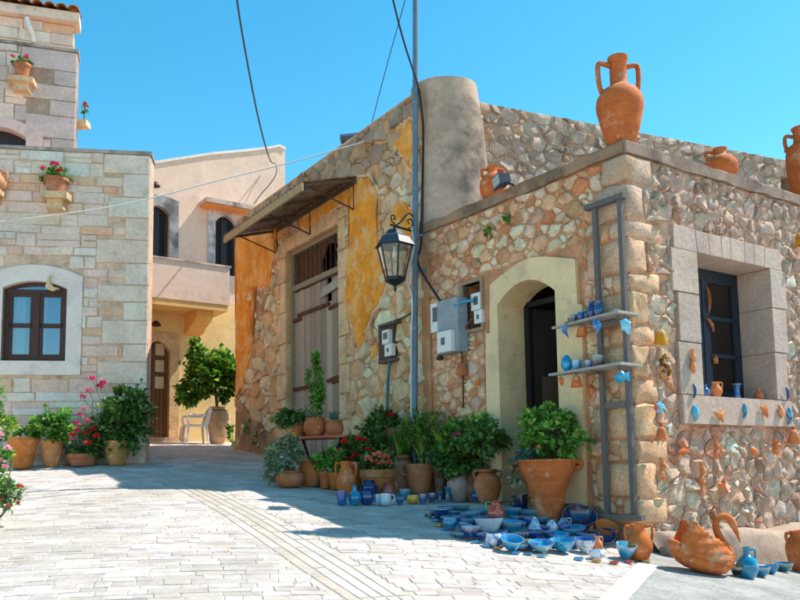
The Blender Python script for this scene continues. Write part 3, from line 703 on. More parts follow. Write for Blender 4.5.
for k, pp in enumerate(PATCH):
    src = [FY.hit(x, y, .04) for x, y in pp]; ragged = []; sgn_ = 1 if area(src) > 0 else -1
    for a, b in zip(src, src[1:] + src[:1]):
        L = math.hypot(b[0]-a[0], b[1]-a[1]); n = max(2, int(L / .045))
        for i in range(n):
            t_ = i / n; x, z = a[0] + (b[0]-a[0])*t_, a[1] + (b[1]-a[1])*t_
            if x > YL + .03: x += noise.noise((x*5, z*5, k))*.09 + noise.noise((x*17, z*17, k))*.03; z += noise.noise((x*5, z*5, k + 9))*.09 + noise.noise((x*17, z*17, k + 9))*.03
            ragged.append((max(x, YL + .002), z))
    polys.append(ragged); c = cent(ragged)
    uc = []
    for (x, z), (x2, z2), (x0_, z0_2) in zip(ragged, ragged[1:] + ragged[:1], ragged[-1:] + ragged[:-1]):
        tx_, tz_ = x2 - x0_, z2 - z0_2; L_ = math.hypot(tx_, tz_) + 1e-6; d_ = .05 + .07*noise.noise((x*3, z*3, k + 4))
        uc.append((max(YL + .001, x + tz_/L_*d_*sgn_), z - tx_/L_*d_*sgn_))
    bm = bmesh.new(); fc = bm.faces.new([bm.verts.new((x-c[0], -.034, z-c[1])) for x, z in uc]); bmesh.ops.triangulate(bm, faces=[fc])
    r_ = bmesh.ops.extrude_edge_only(bm, edges=[e for e in bm.edges if e.is_boundary])
    for v in r_['geom']:
        if isinstance(v, bmesh.types.BMVert): v.co.y = .01
    m = MB(); m.col = C('#d9c3a0'); bm.verts.ensure_lookup_table(); m.add([v.co for v in bm.verts], [[v.index for v in f.verts] for f in bm.faces]); bm.free()
    m.build('plaster_undercoat', 'mortarp', yh, FY.M @ Matrix.Translation((c[0], 0, c[1])))
    bm = bmesh.new(); vv = [bm.verts.new((x-c[0], -.052, z-c[1])) for x, z in ragged]; fc = bm.faces.new(vv)
    bmesh.ops.triangulate(bm, faces=[fc]); 
    ed = [e for e in bm.edges if e.is_boundary]; r_ = bmesh.ops.extrude_edge_only(bm, edges=ed)
    for v in r_['geom']:
        if isinstance(v, bmesh.types.BMVert): v.co.y = .01; v.co.x *= 1.0
    m = MB(); m.col = C('#ff9838'); bm.verts.ensure_lookup_table(); m.add([v.co for v in bm.verts], [[v.index for v in f.verts] for f in bm.faces]); bm.free()
    m.build('plaster_patch', 'ochre', yh, FY.M @ Matrix.Translation((c[0], 0, c[1])))
m = MB(); m.col = C('#c78c3e'); cc = FY.P(YL, 0)                       # return of the plaster round the far corner
def colY(c, r):
    p = C(r.choice(['#ead8b6', '#efe0c4', '#e2caa4', '#d8be98', '#eedec2', '#d0b48c', '#e6d0aa']))
    g = max(0, min(1, (c[1] - 4.3) / 1.0)); return jit(mix(p, C(r.choice(['#8d8880', '#a39a8c', '#7c766e', '#a8906c'])), g * .75), .11, r)
def keepY(c):
    P = FY.P(c[0], c[1])
    return c[0] < -.06 and P.z > gz(P.x, P.y) - .1 and not any(inpoly(c, p) for p in polys)
cells = rubble(YL, .06, -.1, YT - .04, [.22, .155, .112, .08, .057, .04], 1.35, holesY, 41, 1200)
lay(FY, cells, yh, 'stone', colY, .010, (.01, .055), 'rubble_stone', .2, .66, .6, 270, 7, True, keepY, 50)
# cement skirt low at the far corner
m = MB(); m.col = C('#a08a6c'); sk_ = [FY.hit(x, y, .04) for x, y in ((236, 452), (236, 415), (240, 400), (246, 410), (252, 420), (262, 424), (268, 432), (276, 440), (282, 452), (290, 470))]
sk_[0] = (YL + .004, -.3); sk_[-1] = (sk_[-1][0], -.4); sk_ = [(max(x, YL + .004), z) for x, z in sk_]
m.prism(sk_[::-1], -.05, .0); m.build('cement_skirt', 'render', yh, FY.M)
# flank wall of the house rising behind the workshop, worn opening near its far end
slab(FF, .3, 9, 1.5, YT + .14, [(FF.hit(781, 184)[0], FF.hit(792, 184)[0], FF.hit(786, 196)[1], FF.hit(786, 177)[1])], .45, yh, 'mortarp', C('#b4a896'), 'flank_wall')
def colF(c, r): return jit(C(r.choice(['#c4bcb0', '#d2cabc', '#aea698', '#dcd2c4', '#c8b094', '#c6beb0'])), .14, r)
cells = rubble(.3, 8.0, 3.0, YT + .14, [.15, .11, .08, .06, .045], 1.35, [(FF.hit(780, 184)[0], FF.hit(793, 184)[0], FF.hit(786, 197)[1], FF.hit(786, 176)[1])], 55, 1000)
lay(FF, cells, yh, 'rough', colF, .012, (.012, .045), 'flank_stone', .15, .55, .6, 200, 8, True, None, 45)
# rounded rendered buttress at the corner
bc = atd(457, 225, 11.95); bt = atd(444, 92, 11.88)
m = MB(); m.col = C('#aca294'); vs_ = []; n = 36; hs = 12; z0, z1 = CZ + VTOP - .34, bt.z + .06
for i in range(hs + 2):
    t_ = min(1, i / hs); R = .68 - .17*t_**.6 - (.12 if i > hs else 0); cx_ = Vector((bc.x, bc.y, 0)).lerp(Vector((bt.x, bt.y, 0)), t_)
    if i == hs + 1: R = .01
    for k in range(n):
        a = 2*math.pi*k/n; rr_ = R*(1 + noise.noise((math.cos(a)*1.2, math.sin(a)*1.2, t_*2))*.09); z = z0 + (z1-z0)*t_ + (.06*math.cos(a - 1.2) if i >= hs else 0) + (.05 if i > hs else 0)
        vs_.append((cx_.x + rr_*math.cos(a), cx_.y + rr_*math.sin(a), z))
m.add(vs_, [(i*n+k, i*n+(k+1)%n, (i+1)*n+(k+1)%n, (i+1)*n+k) for i in range(hs+1) for k in range(n)]); m.build('rounded_buttress', 'render', yh, Matrix(), True, 45)
# awning of corrugated sheet on iron brackets
aw = empty('awning', FY.pt(300, 205), label='rusty corrugated lean-to awning over the old plank door', cat='awning')
R1 = FY.pt(357, 178, .04); vR = FY.hit(357, 178, .04)
best = min(((d, dz) for d in [x*.05 for x in range(8, 50)] for dz in [x*.03 for x in range(-20, 30)]), key=lambda q: (lambda s: (s[0]-302)**2 + (s[1]-182)**2)(
    (lambda L: (400 + F*L.x/-L.z, CY - F*L.y/-L.z))(CR.to_3x3().inverted() @ (FY.P(vR[0], vR[1] - q[1], .04 + q[0]) - EYE))))
AD, AZ = best
aL = FY.hit(225, 231, .04 + AD)[0]
aL = max(aL, YL - .5); aR = vR[0]; av = vR[1]
T = FY.M
def awp(u, f, dz=0): return (u, -.04 - AD*f, av - AZ*f + dz)
n = 110; vs_ = []
for i in range(n + 1):
    u = aL + (aR - aL)*i/n; w = .018*math.sin(i*2*math.pi/5)
    vs_ += [awp(u, 0, w + .035), awp(u, 1.02, w + .035), awp(u, 1.02, w + .031), awp(u, 0, w + .031)]
m = MB(); m.col = C('#8a8378'); m.add(vs_, [(i*4+k, i*4+(k+1)%4, (i+1)*4+(k+1)%4, (i+1)*4+k) for i in range(n) for k in range(4)]); m.build('corrugated_sheet', 'rust', aw, T, True)
m = MB(); m.col = C('#b79a72'); a, b = awp(aL, 1), awp(aR, 1)
m.box((aL, a[1] - .03, a[2] - .13), (aR, a[1] + .01, a[2] - .0)); m.build('fascia_board', 'wood', aw, T)
m = MB(); m.col = C('#4a4038')
for k in range(4):
    u = aL + .06 + (aR - aL - .12)*k/3; p0, p1 = Vector(awp(u, 0, -.02)), Vector(awp(u, 1, -.03)); m2 = MB(); m2.col = C('#6e5b48'); m2.tube([p0, p1], .035, 4); m2.build('rafter', 'wood', aw, T)
for k, u in enumerate((aR - .1, (aL + aR)/2, aL + .25)):
    m2 = MB(); m2.col = C('#4b3428'); pf = Vector(awp(u, .82, -.06)); pw_ = Vector((u, -.05, av - .52)); m2.tube([pf, pw_], .014, 6); m2.tube([pw_, Vector((u, -.05, av - .02))], .014, 6); m2.build('bracket', 'rust', aw, T)
m = MB(); m.col = C('#5e544a'); m.box((aL + .3, -.09, av - .1), (aR, -.035, av - .02)); m.build('wall_plate', 'wood', aw, T)

# ================================================================== LEFT STONE HOUSE
lh = empty('pale_stone_house', FL.O, label='pale dressed stone house with arched brown window at left edge', cat='building')
LT = 5.57 + EZ - FL.O.z; LW = -5.2
w0, w1, wb, wtp = FL.rect(2, 288, 66.5, 361)
wap = FL.hit(34, 281)[1]
slab(FL, LW, 0, -.9, LT - .06, [(w0, w1, wb, wap)], .45, lh, 'mortarp', C('#cbbca8'), 'front_wall')
m = MB(); m.col = C('#b4aea4')
Lr = FL.P(-.012, 0, -.09); 
sd = Vector((-.42, .9, 0)).normalized()
p0 = FL.P(LW, 0, -.1)
m.zprism([P2(Lr), P2(Lr + sd*5), P2(p0 + sd*5), P2(p0)], FL.O.z - .9, FL.O.z + .3)
m.zprism([P2(Lr), P2(Lr + sd*6), P2(p0 + sd*6), P2(p0)], FL.O.z + LT - .45, FL.O.z + LT - .1)
for p, q in ((Lr, Lr + sd*6), (Lr + sd*6, p0 + sd*6), (p0, p0 + sd*6)):
    d = (q-p).normalized(); nn = Vector((-d.y, d.x, 0))*.2
    m.zprism([P2(p), P2(q), P2(q + nn), P2(p + nn)], FL.O.z - .9, FL.O.z + LT - .06)
m.build('side_walls', 'plaster', lh, Matrix())
m = MB(); m.col = C('#a8a49e'); m.box((LW, -.03, LT - .06), (.02, .45, LT)); m.build('coping', 'render', lh, FL.M)
def ashlar(fr, u0, u1, v0, v1, holes, parent, seed, cols_, hr=(.12, .24), wr=(.22, .75), h=(.006, .03), keep=None):
    r = random.Random(seed); v = v0
    while v < v1 - .03:
        hh = r.uniform(*hr); hh = min(hh, v1 - v)
        u = u0
        while u < u1 - .02:
            w = min(r.uniform(*wr), u1 - u)
            if u1 - u - w < .12: w = u1 - u
            parts = [(v, v + hh)] if r.random() > .22 or hh < .17 else [(v, v + hh/2), (v + hh/2, v + hh)]
            for a, b in parts:
                segs = [(u, u + w)]
                for q in holes:
                    if q[2] < b - .01 and q[3] > a + .01: segs = [s_ for x0, x1 in segs for s_ in ((x0, min(x1, q[0])), (max(x0, q[1]), x1)) if s_[1] - s_[0] > .04]
                for x0, x1 in segs:
                    if keep and not keep(((x0+x1)/2, (a+b)/2)): continue
                    g = .006; rect_stone(fr, x0 + g, x1 - g, a + g, b - g, parent, 'ashlar', jit(C(r.choice(cols_)), .07, r), r.uniform(*h), .03, 'ashlar_block', r, .013, .013)
            u += w
        v += hh
LC = ['#e8dccc', '#ecdfd0', '#dfcfbc', '#e8d8c2', '#e2d2c2', '#eee2d6', '#e2d6ca', '#dcc4a4', '#e8dccc', '#e4dace', '#e6e0d8', '#d8cec4', '#eae4dc', '#d4c6b8']
qz = []; rq = random.Random(14); v = -.4; i = 0                       # quoins at its right edge
while v < LT - .1:
    hh = rq.uniform(.26, .42); hh = min(hh, LT - .07 - v); w = (.42, .8)[i % 2]*rq.uniform(.85, 1.1)
    rect_stone(FL, -w, -.006, v + .006, v + hh - .006, lh, 'ashlar', jit(C('#f2dccb'), .05, rq), .028, .1, 'quoin', rq, .005, .012); qz.append((-w, 0, v, v + hh)); v += hh; i += 1
so_ = FL.rect(-14, 276, 82, 375); stp = FL.hit(34, 265)[1]
def keepL(c): P = FL.P(c[0], c[1]); return P.z > gz(P.x, P.y) - .1
ashlar(FL, -3.3, 0, -.2, LT - .07, qz + [(so_[0], so_[1], so_[2], so_[3] + .05), (so_[0] + .25, so_[1] - .25, so_[3], stp)], lh, 9, LC, keep=keepL)
n_ = 12; sp = FL.hit(66, 289)[1]
inn = [(w0, wb), (w0, (wb+sp)/2)] + arch(w0, w1, sp, wap - sp, n_) + [(w1, (wb+sp)/2), (w1, wb)]
ou = [(so_[0], so_[2]), (so_[0], (so_[2]+so_[3])/2)] + arch(so_[0], so_[1], so_[3], stp - so_[3], n_) + [(so_[1], (so_[2]+so_[3])/2), (so_[1], so_[2])]
surround(FL, ou, inn, lh, 'plaster', C('#e6e0d8'), .03, .2, 'window_surround')
rect_stone(FL, so_[0], so_[1], so_[2], wb, lh, 'plaster', C('#e6e0d8'), .034, .2, 'window_sill', RND, 0, .004)
def casement(fr, w0, w1, wb, sp, wap, parent, col, y=.09, panes=2):
    m = MB(); m.col = col; fw = .075; um = (w0 + w1)/2
    for a, b, c, d in ((w0, w0+fw, wb, sp), (w1-fw, w1, wb, sp), (w0+fw, w1-fw, wb, wb+fw), (w0+fw, w1-fw, sp-fw*.9, sp)): m.box((a, y, c), (b, y+.08, d))
    m.box((um-.05, y-.012, wb+fw), (um+.05, y+.09, sp-fw*.9))
    ar_ = arch(w0, w1, sp, wap-sp, 10); ai = arch(w0+fw, w1-fw, sp, wap-sp-fw*.8, 10)
    for (a, b), (c, d) in zip(zip(ar_, ar_[1:]), zip(ai, ai[1:])): m.prism([c, d, b, a], y, y+.08)
    fo = m.build('window_frame', 'brown', parent, fr.M)
    for a, b in ((w0+fw, um-.05), (um+.05, w1-fw)):
        m = MB(); m.col = col; zz = (wb+fw+sp-fw*.9)/2; h0, h1 = wb+fw, sp-fw*.9
        m.box((a, y+.01, zz-.035), (b, y+.07, zz+.035))
        m.box((a, y+.01, h0), (a+.05, y+.07, h1)); m.box((b-.05, y+.01, h0), (b, y+.07, h1)); m.box((a+.05, y+.01, h0), (b-.05, y+.07, h0+.05)); m.box((a+.05, y+.01, h1-.05), (b-.05, y+.07, h1)); m.build('sash', 'brown', fo, fr.M)
        for c, d in ((h0, zz), (zz, h1)): m = MB(); m.box((a+.04, y+.04, c+.03), (b-.04, y+.045, d-.03)); m.build('pane', 'skyglass', fo, fr.M)
    m = MB(); m.prism(ai[::-1] if area(ai) < 0 else ai, y+.04, y+.045); m.build('fanlight_pane', 'skyglass', fo, fr.M)
    return fo
fo = casement(FL, w0, w1, wb, sp, wap, lh, C('#4a2a1e'))
m = MB(); m.col = C('#1c86d8'); m.box((w0, .30, wb), (w1, .34, wap)); m.build('blue_sheet', 'cloth', lh, FL.M)  # added blue sheet behind the glass, gives the panes their blue
def curtain(u0, u1, name):
    m = MB(); m.col = C('#e6e8ea'); n = 14; vs_ = []
    for i in range(n+1): u = u0+(u1-u0)*i/n; yv = .22+.03*math.sin(i*1.7); vs_ += [(u, yv, wb), (u+.02*math.sin(i), yv, sp)]
    m.add(vs_, [(2*i, 2*i+2, 2*i+3, 2*i+1) for i in range(n)]); m.build(name, 'cloth', lh, FL.M, True)
curtain(w0+.05, w0+.30, 'curtain'); curtain((w0+w1)/2 - .02, (w0+w1)/2 + .14, 'curtain')
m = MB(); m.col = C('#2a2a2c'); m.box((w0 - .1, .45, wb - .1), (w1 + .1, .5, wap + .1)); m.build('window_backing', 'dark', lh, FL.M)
# upper storey
UT = 8.56 + EZ - FU.O.z
x0, x1, vb, vt = FU.rect(-30, 133, 26, 160); uap = FU.hit(0, 127)[1]
slab(FU, -4.5, 0, -.6, UT - .06, [(x0, x1, vb, uap)], .4, lh, 'mortarp', C('#a59a8c'), 'upper_wall')
m = MB(); m.col = C('#b4aea4'); sd2 = Vector((-.46, .89, 0)).normalized(); Ur = FU.P(-.012, 0, -.09); Ul = FU.P(-4.5, 0, -.1)
for p, q in ((Ur, Ur + sd2*5), (Ul, Ul + sd2*5)):
    d = (q-p).normalized(); nn = Vector((-d.y, d.x, 0))*.2; m.zprism([P2(p), P2(q), P2(q+nn), P2(p+nn)], FU.O.z - .6, FU.O.z + UT - .06)
m.zprism([P2(Ur), P2(Ur+sd2*5), P2(Ul+sd2*5), P2(Ul)], FU.O.z + UT - .4, FU.O.z + UT - .15); m.build('upper_side_wall', 'plaster', lh, Matrix())
m = MB(); m.col = C('#a8a49e'); m.box((-4.5, -.03, UT - .06), (.02, .4, UT)); m.build('upper_coping', 'render', lh, FU.M)
qz = []; v = -.5; i = 0
while v < UT - .1:
    hh = min(rq.uniform(.3, .5), UT - .07 - v); w = (.45, .95)[i % 2]*rq.uniform(.85, 1.1)
    rect_stone(FU, -w, -.006, v + .006, v + hh - .006, lh, 'ashlar', jit(C('#bcbeb8'), .07, rq), .03, .1, 'quoin', rq, .006, .014); qz.append((-w, 0, v, v+hh)); v += hh; i += 1
us0, us1 = x0 - .3, x1 + .3; uso = FU.hit(0, 117)[1]
ashlar(FU, -2.6, 0, .2, UT - .07, qz + [(us0, us1, -.5, uso)], lh, 29, ['#cfcfc6', '#d6d5cb', '#c4c4bb', '#d8d3c4', '#cfc9b6', '#caccc4'], (.16, .34), (.22, .6))
sp2 = FU.hit(26, 138)[1]
surround(FU, [(us0, vb)] + arch(us0, us1, sp2 + .1, uso - sp2 - .1, 12) + [(us1, vb)], [(x0, vb)] + arch(x0, x1, sp2, uap - sp2, 12) + [(x1, vb)], lh, 'plaster', C('#cbc7c0'), .035, .25, 'window_surround')
m = MB(); m.col = C('#2c2522'); m.box((x0, .2, vb), (x1, .24, uap)); m.build('shutter', 'brown', lh, FU.M)
# tiled top storey
TT = FT.hit(74, 26)[1]
slab(FT, -4.5, 0, -.6, TT, [], .3, lh, 'mortarp', C('#b9ab98'), 'attic_wall')
ashlar(FT, -2.3, 0, TT - 1.3, TT - .02, [], lh, 19, LC, (.2, .34), (.3, .8))
e0, e1_ = FT.hit(74, 26)[1], FT.hit(74, 17)[1]
m = MB(); m.col = C('#ded3c0'); m.box((-4.5, -.2, e0), (.12, .3, e1_)); m.build('eave_cornice', 'plaster', lh, FT.M)
tw = .235
for k in range(19):
    u = .0 - tw*k; m = MB(); m.col = jit(C('#b5703f'), .15); vs_ = []; nn_ = 8
    for y_, z_ in ((-.30, e1_ + .01), (.9, e1_ + .42)):
        for r_2 in (.115, .095):
            for q in range(nn_ + 1): a = math.pi*q/nn_; vs_.append((u + r_2*math.cos(a), y_, z_ + r_2*math.sin(a)*.9))
    s1 = nn_+1; f = []
    for q in range(nn_): f += [(q, q+1, 2*s1+q+1, 2*s1+q), (s1+q, 3*s1+q, 3*s1+q+1, s1+q+1), (q, s1+q, s1+q+1, q+1)]
    m.add(vs_, f); m.build('roof_tile', 'tile', lh, FT.M, True)
m = MB(); m.col = C('#7a5a44'); m.add([(-4.5, -.22, e1_), (.08, -.22, e1_), (-1.2, 3, e1_ + 1.0), (-4.5, 3, e1_ + 1.0), (-4.5, 3, e1_ - .1), (-1.2, 3, e1_ - .1)], [(0, 1, 2, 3), (0, 3, 4), (1, 5, 2), (3, 2, 5, 4)]); m.build('roof_deck', 'tile', lh, FT.M)
m = MB(); m.col = C('#e5dfd2'); q = FT.hit(30, 20, .1); m.tube([FT.I @ FT.P(q[0]-.05, q[1], .18), FT.I @ FT.P(q[0], q[1] - .18, .18), FT.I @ FT.P(q[0]+.08, q[1] - .33, .08), FT.I @ FT.P(q[0]+.08, q[1] - .45, .05)], .05, 8); m.build('downpipe', 'plastic', lh, FT.M)

# ================================================================== BACK HOUSE
bh = empty('pink_back_house', FB.O, label='faded pink plastered house with a balcony at the end of the street', cat='building')
tops = [(-3.5, FB.hit(120, 168)[1]), FB.hit(148, 165), FB.hit(180, 160), FB.hit(212, 155), FB.hit(245, 152), FB.hit(270, 149), FB.hit(279, 147), FB.hit(285, 150)]
tops[0] = (tops[1][0] - 2.5, tops[1][1] - .3)
ue = tops[-1][0]; v_split = FB.hit(215, 303)[1] - .0
dr0, dr1 = FB.hit(145, 400)[0], FB.hit(169, 400)[0]; dsp = FB.hit(169, 352)[1]; dap = FB.hit(158, 341)[1]; db = FB.hit(158, 438)[1]
s1 = (FB.hit(146, 230)[0], FB.hit(169, 230)[0], FB.hit(158, 262)[1], FB.hit(168, 215)[1]); s1a = FB.hit(158, 206)[1]
s2 = (FB.hit(215, 240)[0], FB.hit(236, 240)[0], FB.hit(225, 275)[1], FB.hit(216, 222)[1]); s2a = FB.hit(225, 216)[1]
mt = min(t_[1] for t_ in tops)
slab(FB, tops[0][0], ue, v_split, mt, [(s1[0], s1[1], s1[2], s1a), (s2[0], s2[1], s2[2], s2a)], .4, bh, 'pinkp', C('#f4cdbc'), 'upper_wall')
m = MB(); m.col = C('#f4cdbc'); m.prism([(ue, mt)] + tops[::-1] + [(tops[0][0], mt)][:0], 0, .4); m.build('parapet_wall', 'pinkp', bh, FB.M)
m = MB(); m.col = C('#efe9e2')
for a, b in zip(tops[1:], tops[2:]): m.prism([(a[0], a[1]), (b[0], b[1]), (b[0], b[1] + .07), (a[0], a[1] + .07)], -.04, .42)
m.build('parapet_cap', 'plaster', bh, FB.M)
slab(FB, tops[0][0], ue, -.9, v_split - .003, [(dr0, dr1, -.9, dap)], .4, bh, 'pinkp', C('#f2cc96'), 'lower_wall')
m = MB(); m.col = C('#c9a98c'); pe = FB.P(ue, 0, -.2); pl = FB.P(tops[0][0], 0, -.2)
for p in (pe, pl): m.zprism([P2(p - FB.u*.18), P2(p), P2(p - FB.n*6), P2(p - FB.n*6 - FB.u*.18)], FB.O.z - .9, FB.O.z + mt)
m.zprism([P2(pe), P2(pe - FB.n*6), P2(pl - FB.n*6), P2(pl)], FB.O.z + mt - .5, FB.O.z + mt - .3); m.build('side_walls', 'pinkp', bh, Matrix())
def shutter(w, ap, nm='shutter'):
    um = (w[0]+w[1])/2
    for a, b in ((w[0] + .01, um - .006), (um + .006, w[1] - .01)):
        m = MB(); m.col = C('#2a2526'); m.box((a, .12, w[2]), (a+.07, .17, ap)); m.box((b-.07, .12, w[2]), (b, .17, ap)); z = w[2]
        m.box((a, .16, w[2]), (b, .175, ap))
        o = m.build(nm, 'brown', bh, FB.M); m = MB(); m.col = C('#332c2c'); z = w[2] + .05
        while z < ap - .1: m.add([(a+.07, .155, z), (b-.07, .155, z), (b-.07, .115, z - .035), (a+.07, .115, z - .035), (a+.07, .12, z - .043), (b-.07, .12, z-.043)], [(0,1,2,3), (3,2,5,4)]); z += .07
        m.build('louvres', 'brown', o, FB.M)
shutter(s1, s1a); shutter(s2, s2a)
for w, ap, col, ex in ((s1, s1a, C('#9aa3a8'), .24), (s2, s2a, C('#c3ccd2'), .2)):
    surround(FB, [(w[0]-ex, w[2])] + [(w[0]-ex, w[3]+.1)] + arch(w[0]-ex, w[1]+ex, ap + .2, .08, 12) + [(w[1]+ex, w[3]+.1), (w[1]+ex, w[2])], [(w[0], w[2]), (w[0], (w[2]+w[3])/2)] + arch(w[0], w[1], w[3], ap - w[3], 12) + [(w[1], (w[2]+w[3])/2), (w[1], w[2])], bh, 'render', col, .035, .13, 'window_surround')
c0_, c1_ = FB.hit(205, 200, .4), FB.hit(258, 206, .4)
m = MB(); m.col = C('#b8b0a8'); m.box((c0_[0], -.5, c0_[1] - .05), (ue, .05, c0_[1] + .06)); m.build('window_canopy', 'render', bh, FB.M)
m = MB(); m.col = C('#d59a58'); m.box((c0_[0] + .04, -.40, c0_[1] - .10), (ue, .0, c0_[1] - .053)); m.build('canopy_soffit', 'plaster', bh, FB.M)
# balcony: parapet, slab, corbel
bt_, bb_ = FBB.hit(190, 262.5)[1], FBB.hit(190, 301)[1]; b0, b1 = -2.6, .03
m = MB(); m.col = C('#f4cdbc'); m.box((b0, 0, bb_ - .0), (b1, .14, bt_)); m.box((b1 - .14, .14, bb_), (b1, 1.05, bt_)); m.build('balcony_parapet', 'pinkp', bh, FBB.M)
m = MB(); m.col = C('#c9bfb4'); m.box((b0, -.03, bt_ + .001), (b1 + .03, .17, bt_ + .045)); m.build('balcony_cap', 'render', bh, FBB.M)
m = MB(); m.col = C('#ecbc7c'); m.box((b0, .02, bb_ - .16), (b1 - .04, 1.05, bb_ - .002)); m.build('balcony_slab', 'pinkp', bh, FBB.M)
m = MB(); m.col = C('#e6b06a'); pr = [(1.05, bb_-.163), (.15, bb_-.163), (.15, bb_-.3), (.35, bb_-.42), (.62, bb_-.5), (.8, bb_-.62), (1.05, bb_-.66)]
cu = -.75; n = len(pr); m.add([(cu, y, z) for y, z in pr] + [(cu + .42, y, z) for y, z in pr], [tuple(range(n)), tuple(range(2*n-1, n-1, -1))] + [(i, (i+1)%n, (i+1)%n+n, i+n) for i in range(n)]); m.build('balcony_corbel', 'pinkp', bh, FBB.M)
# street door
dex = .24
surround(FB, [(dr0-dex, db)] + [(dr0-dex, (db+dsp)/2)] + arch(dr0-dex, dr1+dex, dap + .2, .03, 12) + [(dr1+dex, (db+dsp)/2), (dr1+dex, db)], [(dr0, db), (dr0, (db+dsp)/2)] + arch(dr0, dr1, dsp, dap-dsp, 12) + [(dr1, (db+dsp)/2), (dr1, db)], bh, 'stone', C('#c9b48c'), .04, .2, 'door_surround')
do = None; npl = 6
m = MB(); m.col = C('#5c3c22'); m.box((dr0, .16, db), (dr1, .2, dap)); do = m.build('street_door', 'brown', bh, FB.M)
for i in range(npl):
    a = dr0 + (dr1-dr0)*i/npl; m = MB(); m.col = jit(C('#6d4829'), .12); m.box((a+.008, .125, db + .02), (a + (dr1-dr0)/npl - .008, .158, dap - .02)); m.build('plank', 'brown', do, FB.M)
for k in range(3): m = MB(); m.col = C('#c8b48c'); zc = db + 1.25 + k*.42; m.box((dr0 + .28, .11, zc), (dr0 + .50, .124, zc + .3)); m.build('door_light', 'plastic', do, FB.M)
m = MB(); m.col = C('#b8a58c'); m.box((dr0 - .3, -.45, db - .5), (dr1 + .3, .2, db - .002)); m.build('doorstep', 'stone', bh, FB.M)
# ================================================================== FIXTURES
def pxy(P):
    L = CR.to_3x3().inverted() @ (Vector(P) - EYE); return 400 + F*L.x/-L.z, CY - F*L.y/-L.z
def single(mb, name, mat, P, label, cat, group=None, smooth=True, angle=40, rz=0, tilt=None):
    W = TR(P, rz)
    if tilt is not None: W = W @ tilt
    return tag(mb.build(name, mat, None, W, smooth, angle), label, cat, group)
VIEW0 = 0.0
# lamp post / cable mast at the junction of the two houses
mp = FY.P(-.02, 0, .22); mp.z = gz(mp.x, mp.y)
mast = empty('steel_mast', mp, label='tall blue grey steel pole between the ochre house and the workshop', cat='pole')
top = atd(415.5, 0, (FY.P(0, 0, .22)).y + .02); d_ = (top - mp); top2 = mp + d_ * 1.3
m = MB(); m.col = C('#5f7686'); m.tube([(0, 0, -.1), top2 - mp], .042, 14); m.build('shaft', 'metal', mast, None, True, 60)
for f_ in (.32, .60, .78):
    m = MB(); m.col = C('#6b7d8a'); c = d_ * f_; m.tube([c - Vector((0, 0, .03)), c + Vector((0, 0, .03))], .05, 14); m.build('clamp', 'metal', mast, None, True, 60)
def mastp(py):
    a, b = 0, 1.3
    for _ in range(30):
        q = (a + b)/2
        if pxy(mp + d_*q)[1] > py: a = q
        else: b = q
    return mp + d_*a
for py, ln in ((236, .32), (270, .3)):
    q = mastp(py); m = MB(); m.col = C('#5f7686'); e = q - FD.n*.5 + FD.u*.25; m.tube([q - mp, e - mp + Vector((0, 0, .08 if py == 236 else 0))], .02, 8); m.build('wall_bracket', 'metal', mast, None, True, 60)
# wall lantern on a scrolled bracket
LQ = mastp(232); lat = -FY.u                                      # arm runs to the left of the mast
LP = LQ + Vector((-1, 0, 0)) * 0; s_ = mpp(LQ)
armd = (atd(392, 232, LQ.y - .35) - LQ); armd.z = 0
lan = empty('wall_lantern', LQ, label='black six-sided lantern hanging from a scrolled bracket on the pole', cat='lantern')
end = armd; L_ = end.length; ax = end.normalized()
m = MB(); m.col = C('#1d2226'); m.tube([(0, 0, 0), end*1.06], .016, 8); m.build('arm', 'iron', lan, None, True)
m = MB(); m.col = C('#1d2226')
def sp(pts): return [ax*a*L_ + Vector((0, 0, b*L_)) for a, b in pts]
m.tube(bez(sp([(0.02, .42), (.22, .52), (.42, .40), (.6, .2), (.82, .03)]), 6), .011, 6)
m.tube(bez(sp([(.30, .05), (.16, .12), (.10, .28), (.22, .36), (.32, .27), (.25, .20)]), 6), .01, 6)
m.tube(bez(sp([(.86, .05), (1.0, .12), (1.02, .28), (.90, .31), (.86, .22), (.93, .19)]), 6), .01, 6); m.build('scroll', 'iron', lan, None, True)
hub = end * .9; k_ = mpp(LQ + hub) ; rzl = .75
def ring4(r, z): return [hub + Vector((r*math.cos(rzl + a), r*math.sin(rzl + a), z)) for a in (0, math.pi/2, math.pi, 3*math.pi/2)]
zt = -.05
lev = [(.05, zt), (.12, zt - .03), (.14, zt - .08), (.22, zt - .13), (.29, zt - .235), (.30, zt - .25), (.25, zt - .252)]
n6 = 6
def ring6(r, z): return [hub + Vector((r*math.cos(rzl + 2*math.pi*i/n6), r*math.sin(rzl + 2*math.pi*i/n6), z)) for i in range(n6)]
m = MB(); m.col = C('#23323c'); vs_ = [p for r, z in lev for p in ring6(r, z)]
m.add(vs_, [(i*n6+k, i*n6+(k+1)%n6, (i+1)*n6+(k+1)%n6, (i+1)*n6+k) for i in range(len(lev)-1) for k in range(n6)]); m.tube([hub, hub + Vector((0, 0, zt + .01))], .02, 8); m.build('cap', 'iron', lan)
r0, z0_, r1, z1_ = .255, zt - .25, .14, zt - .72
A6, B6 = ring6(r0, z0_), ring6(r1, z1_); m = MB(); m.col = C('#1c2429')
for k in range(n6): m.tube([A6[k], B6[k]], .013, 6); m.tube([B6[k], B6[(k+1)%n6]], .016, 6); m.tube([A6[k], A6[(k+1)%n6]], .014, 6)
m.build('frame', 'iron', lan)
for k in range(n6):
    m = MB(); c = (A6[k] + A6[(k+1)%n6] + B6[k] + B6[(k+1)%n6])/4; m.add([A6[k], A6[(k+1)%n6], B6[(k+1)%n6], B6[k]], [(0, 1, 2, 3)]); m.build('pane', 'lampglass', lan)
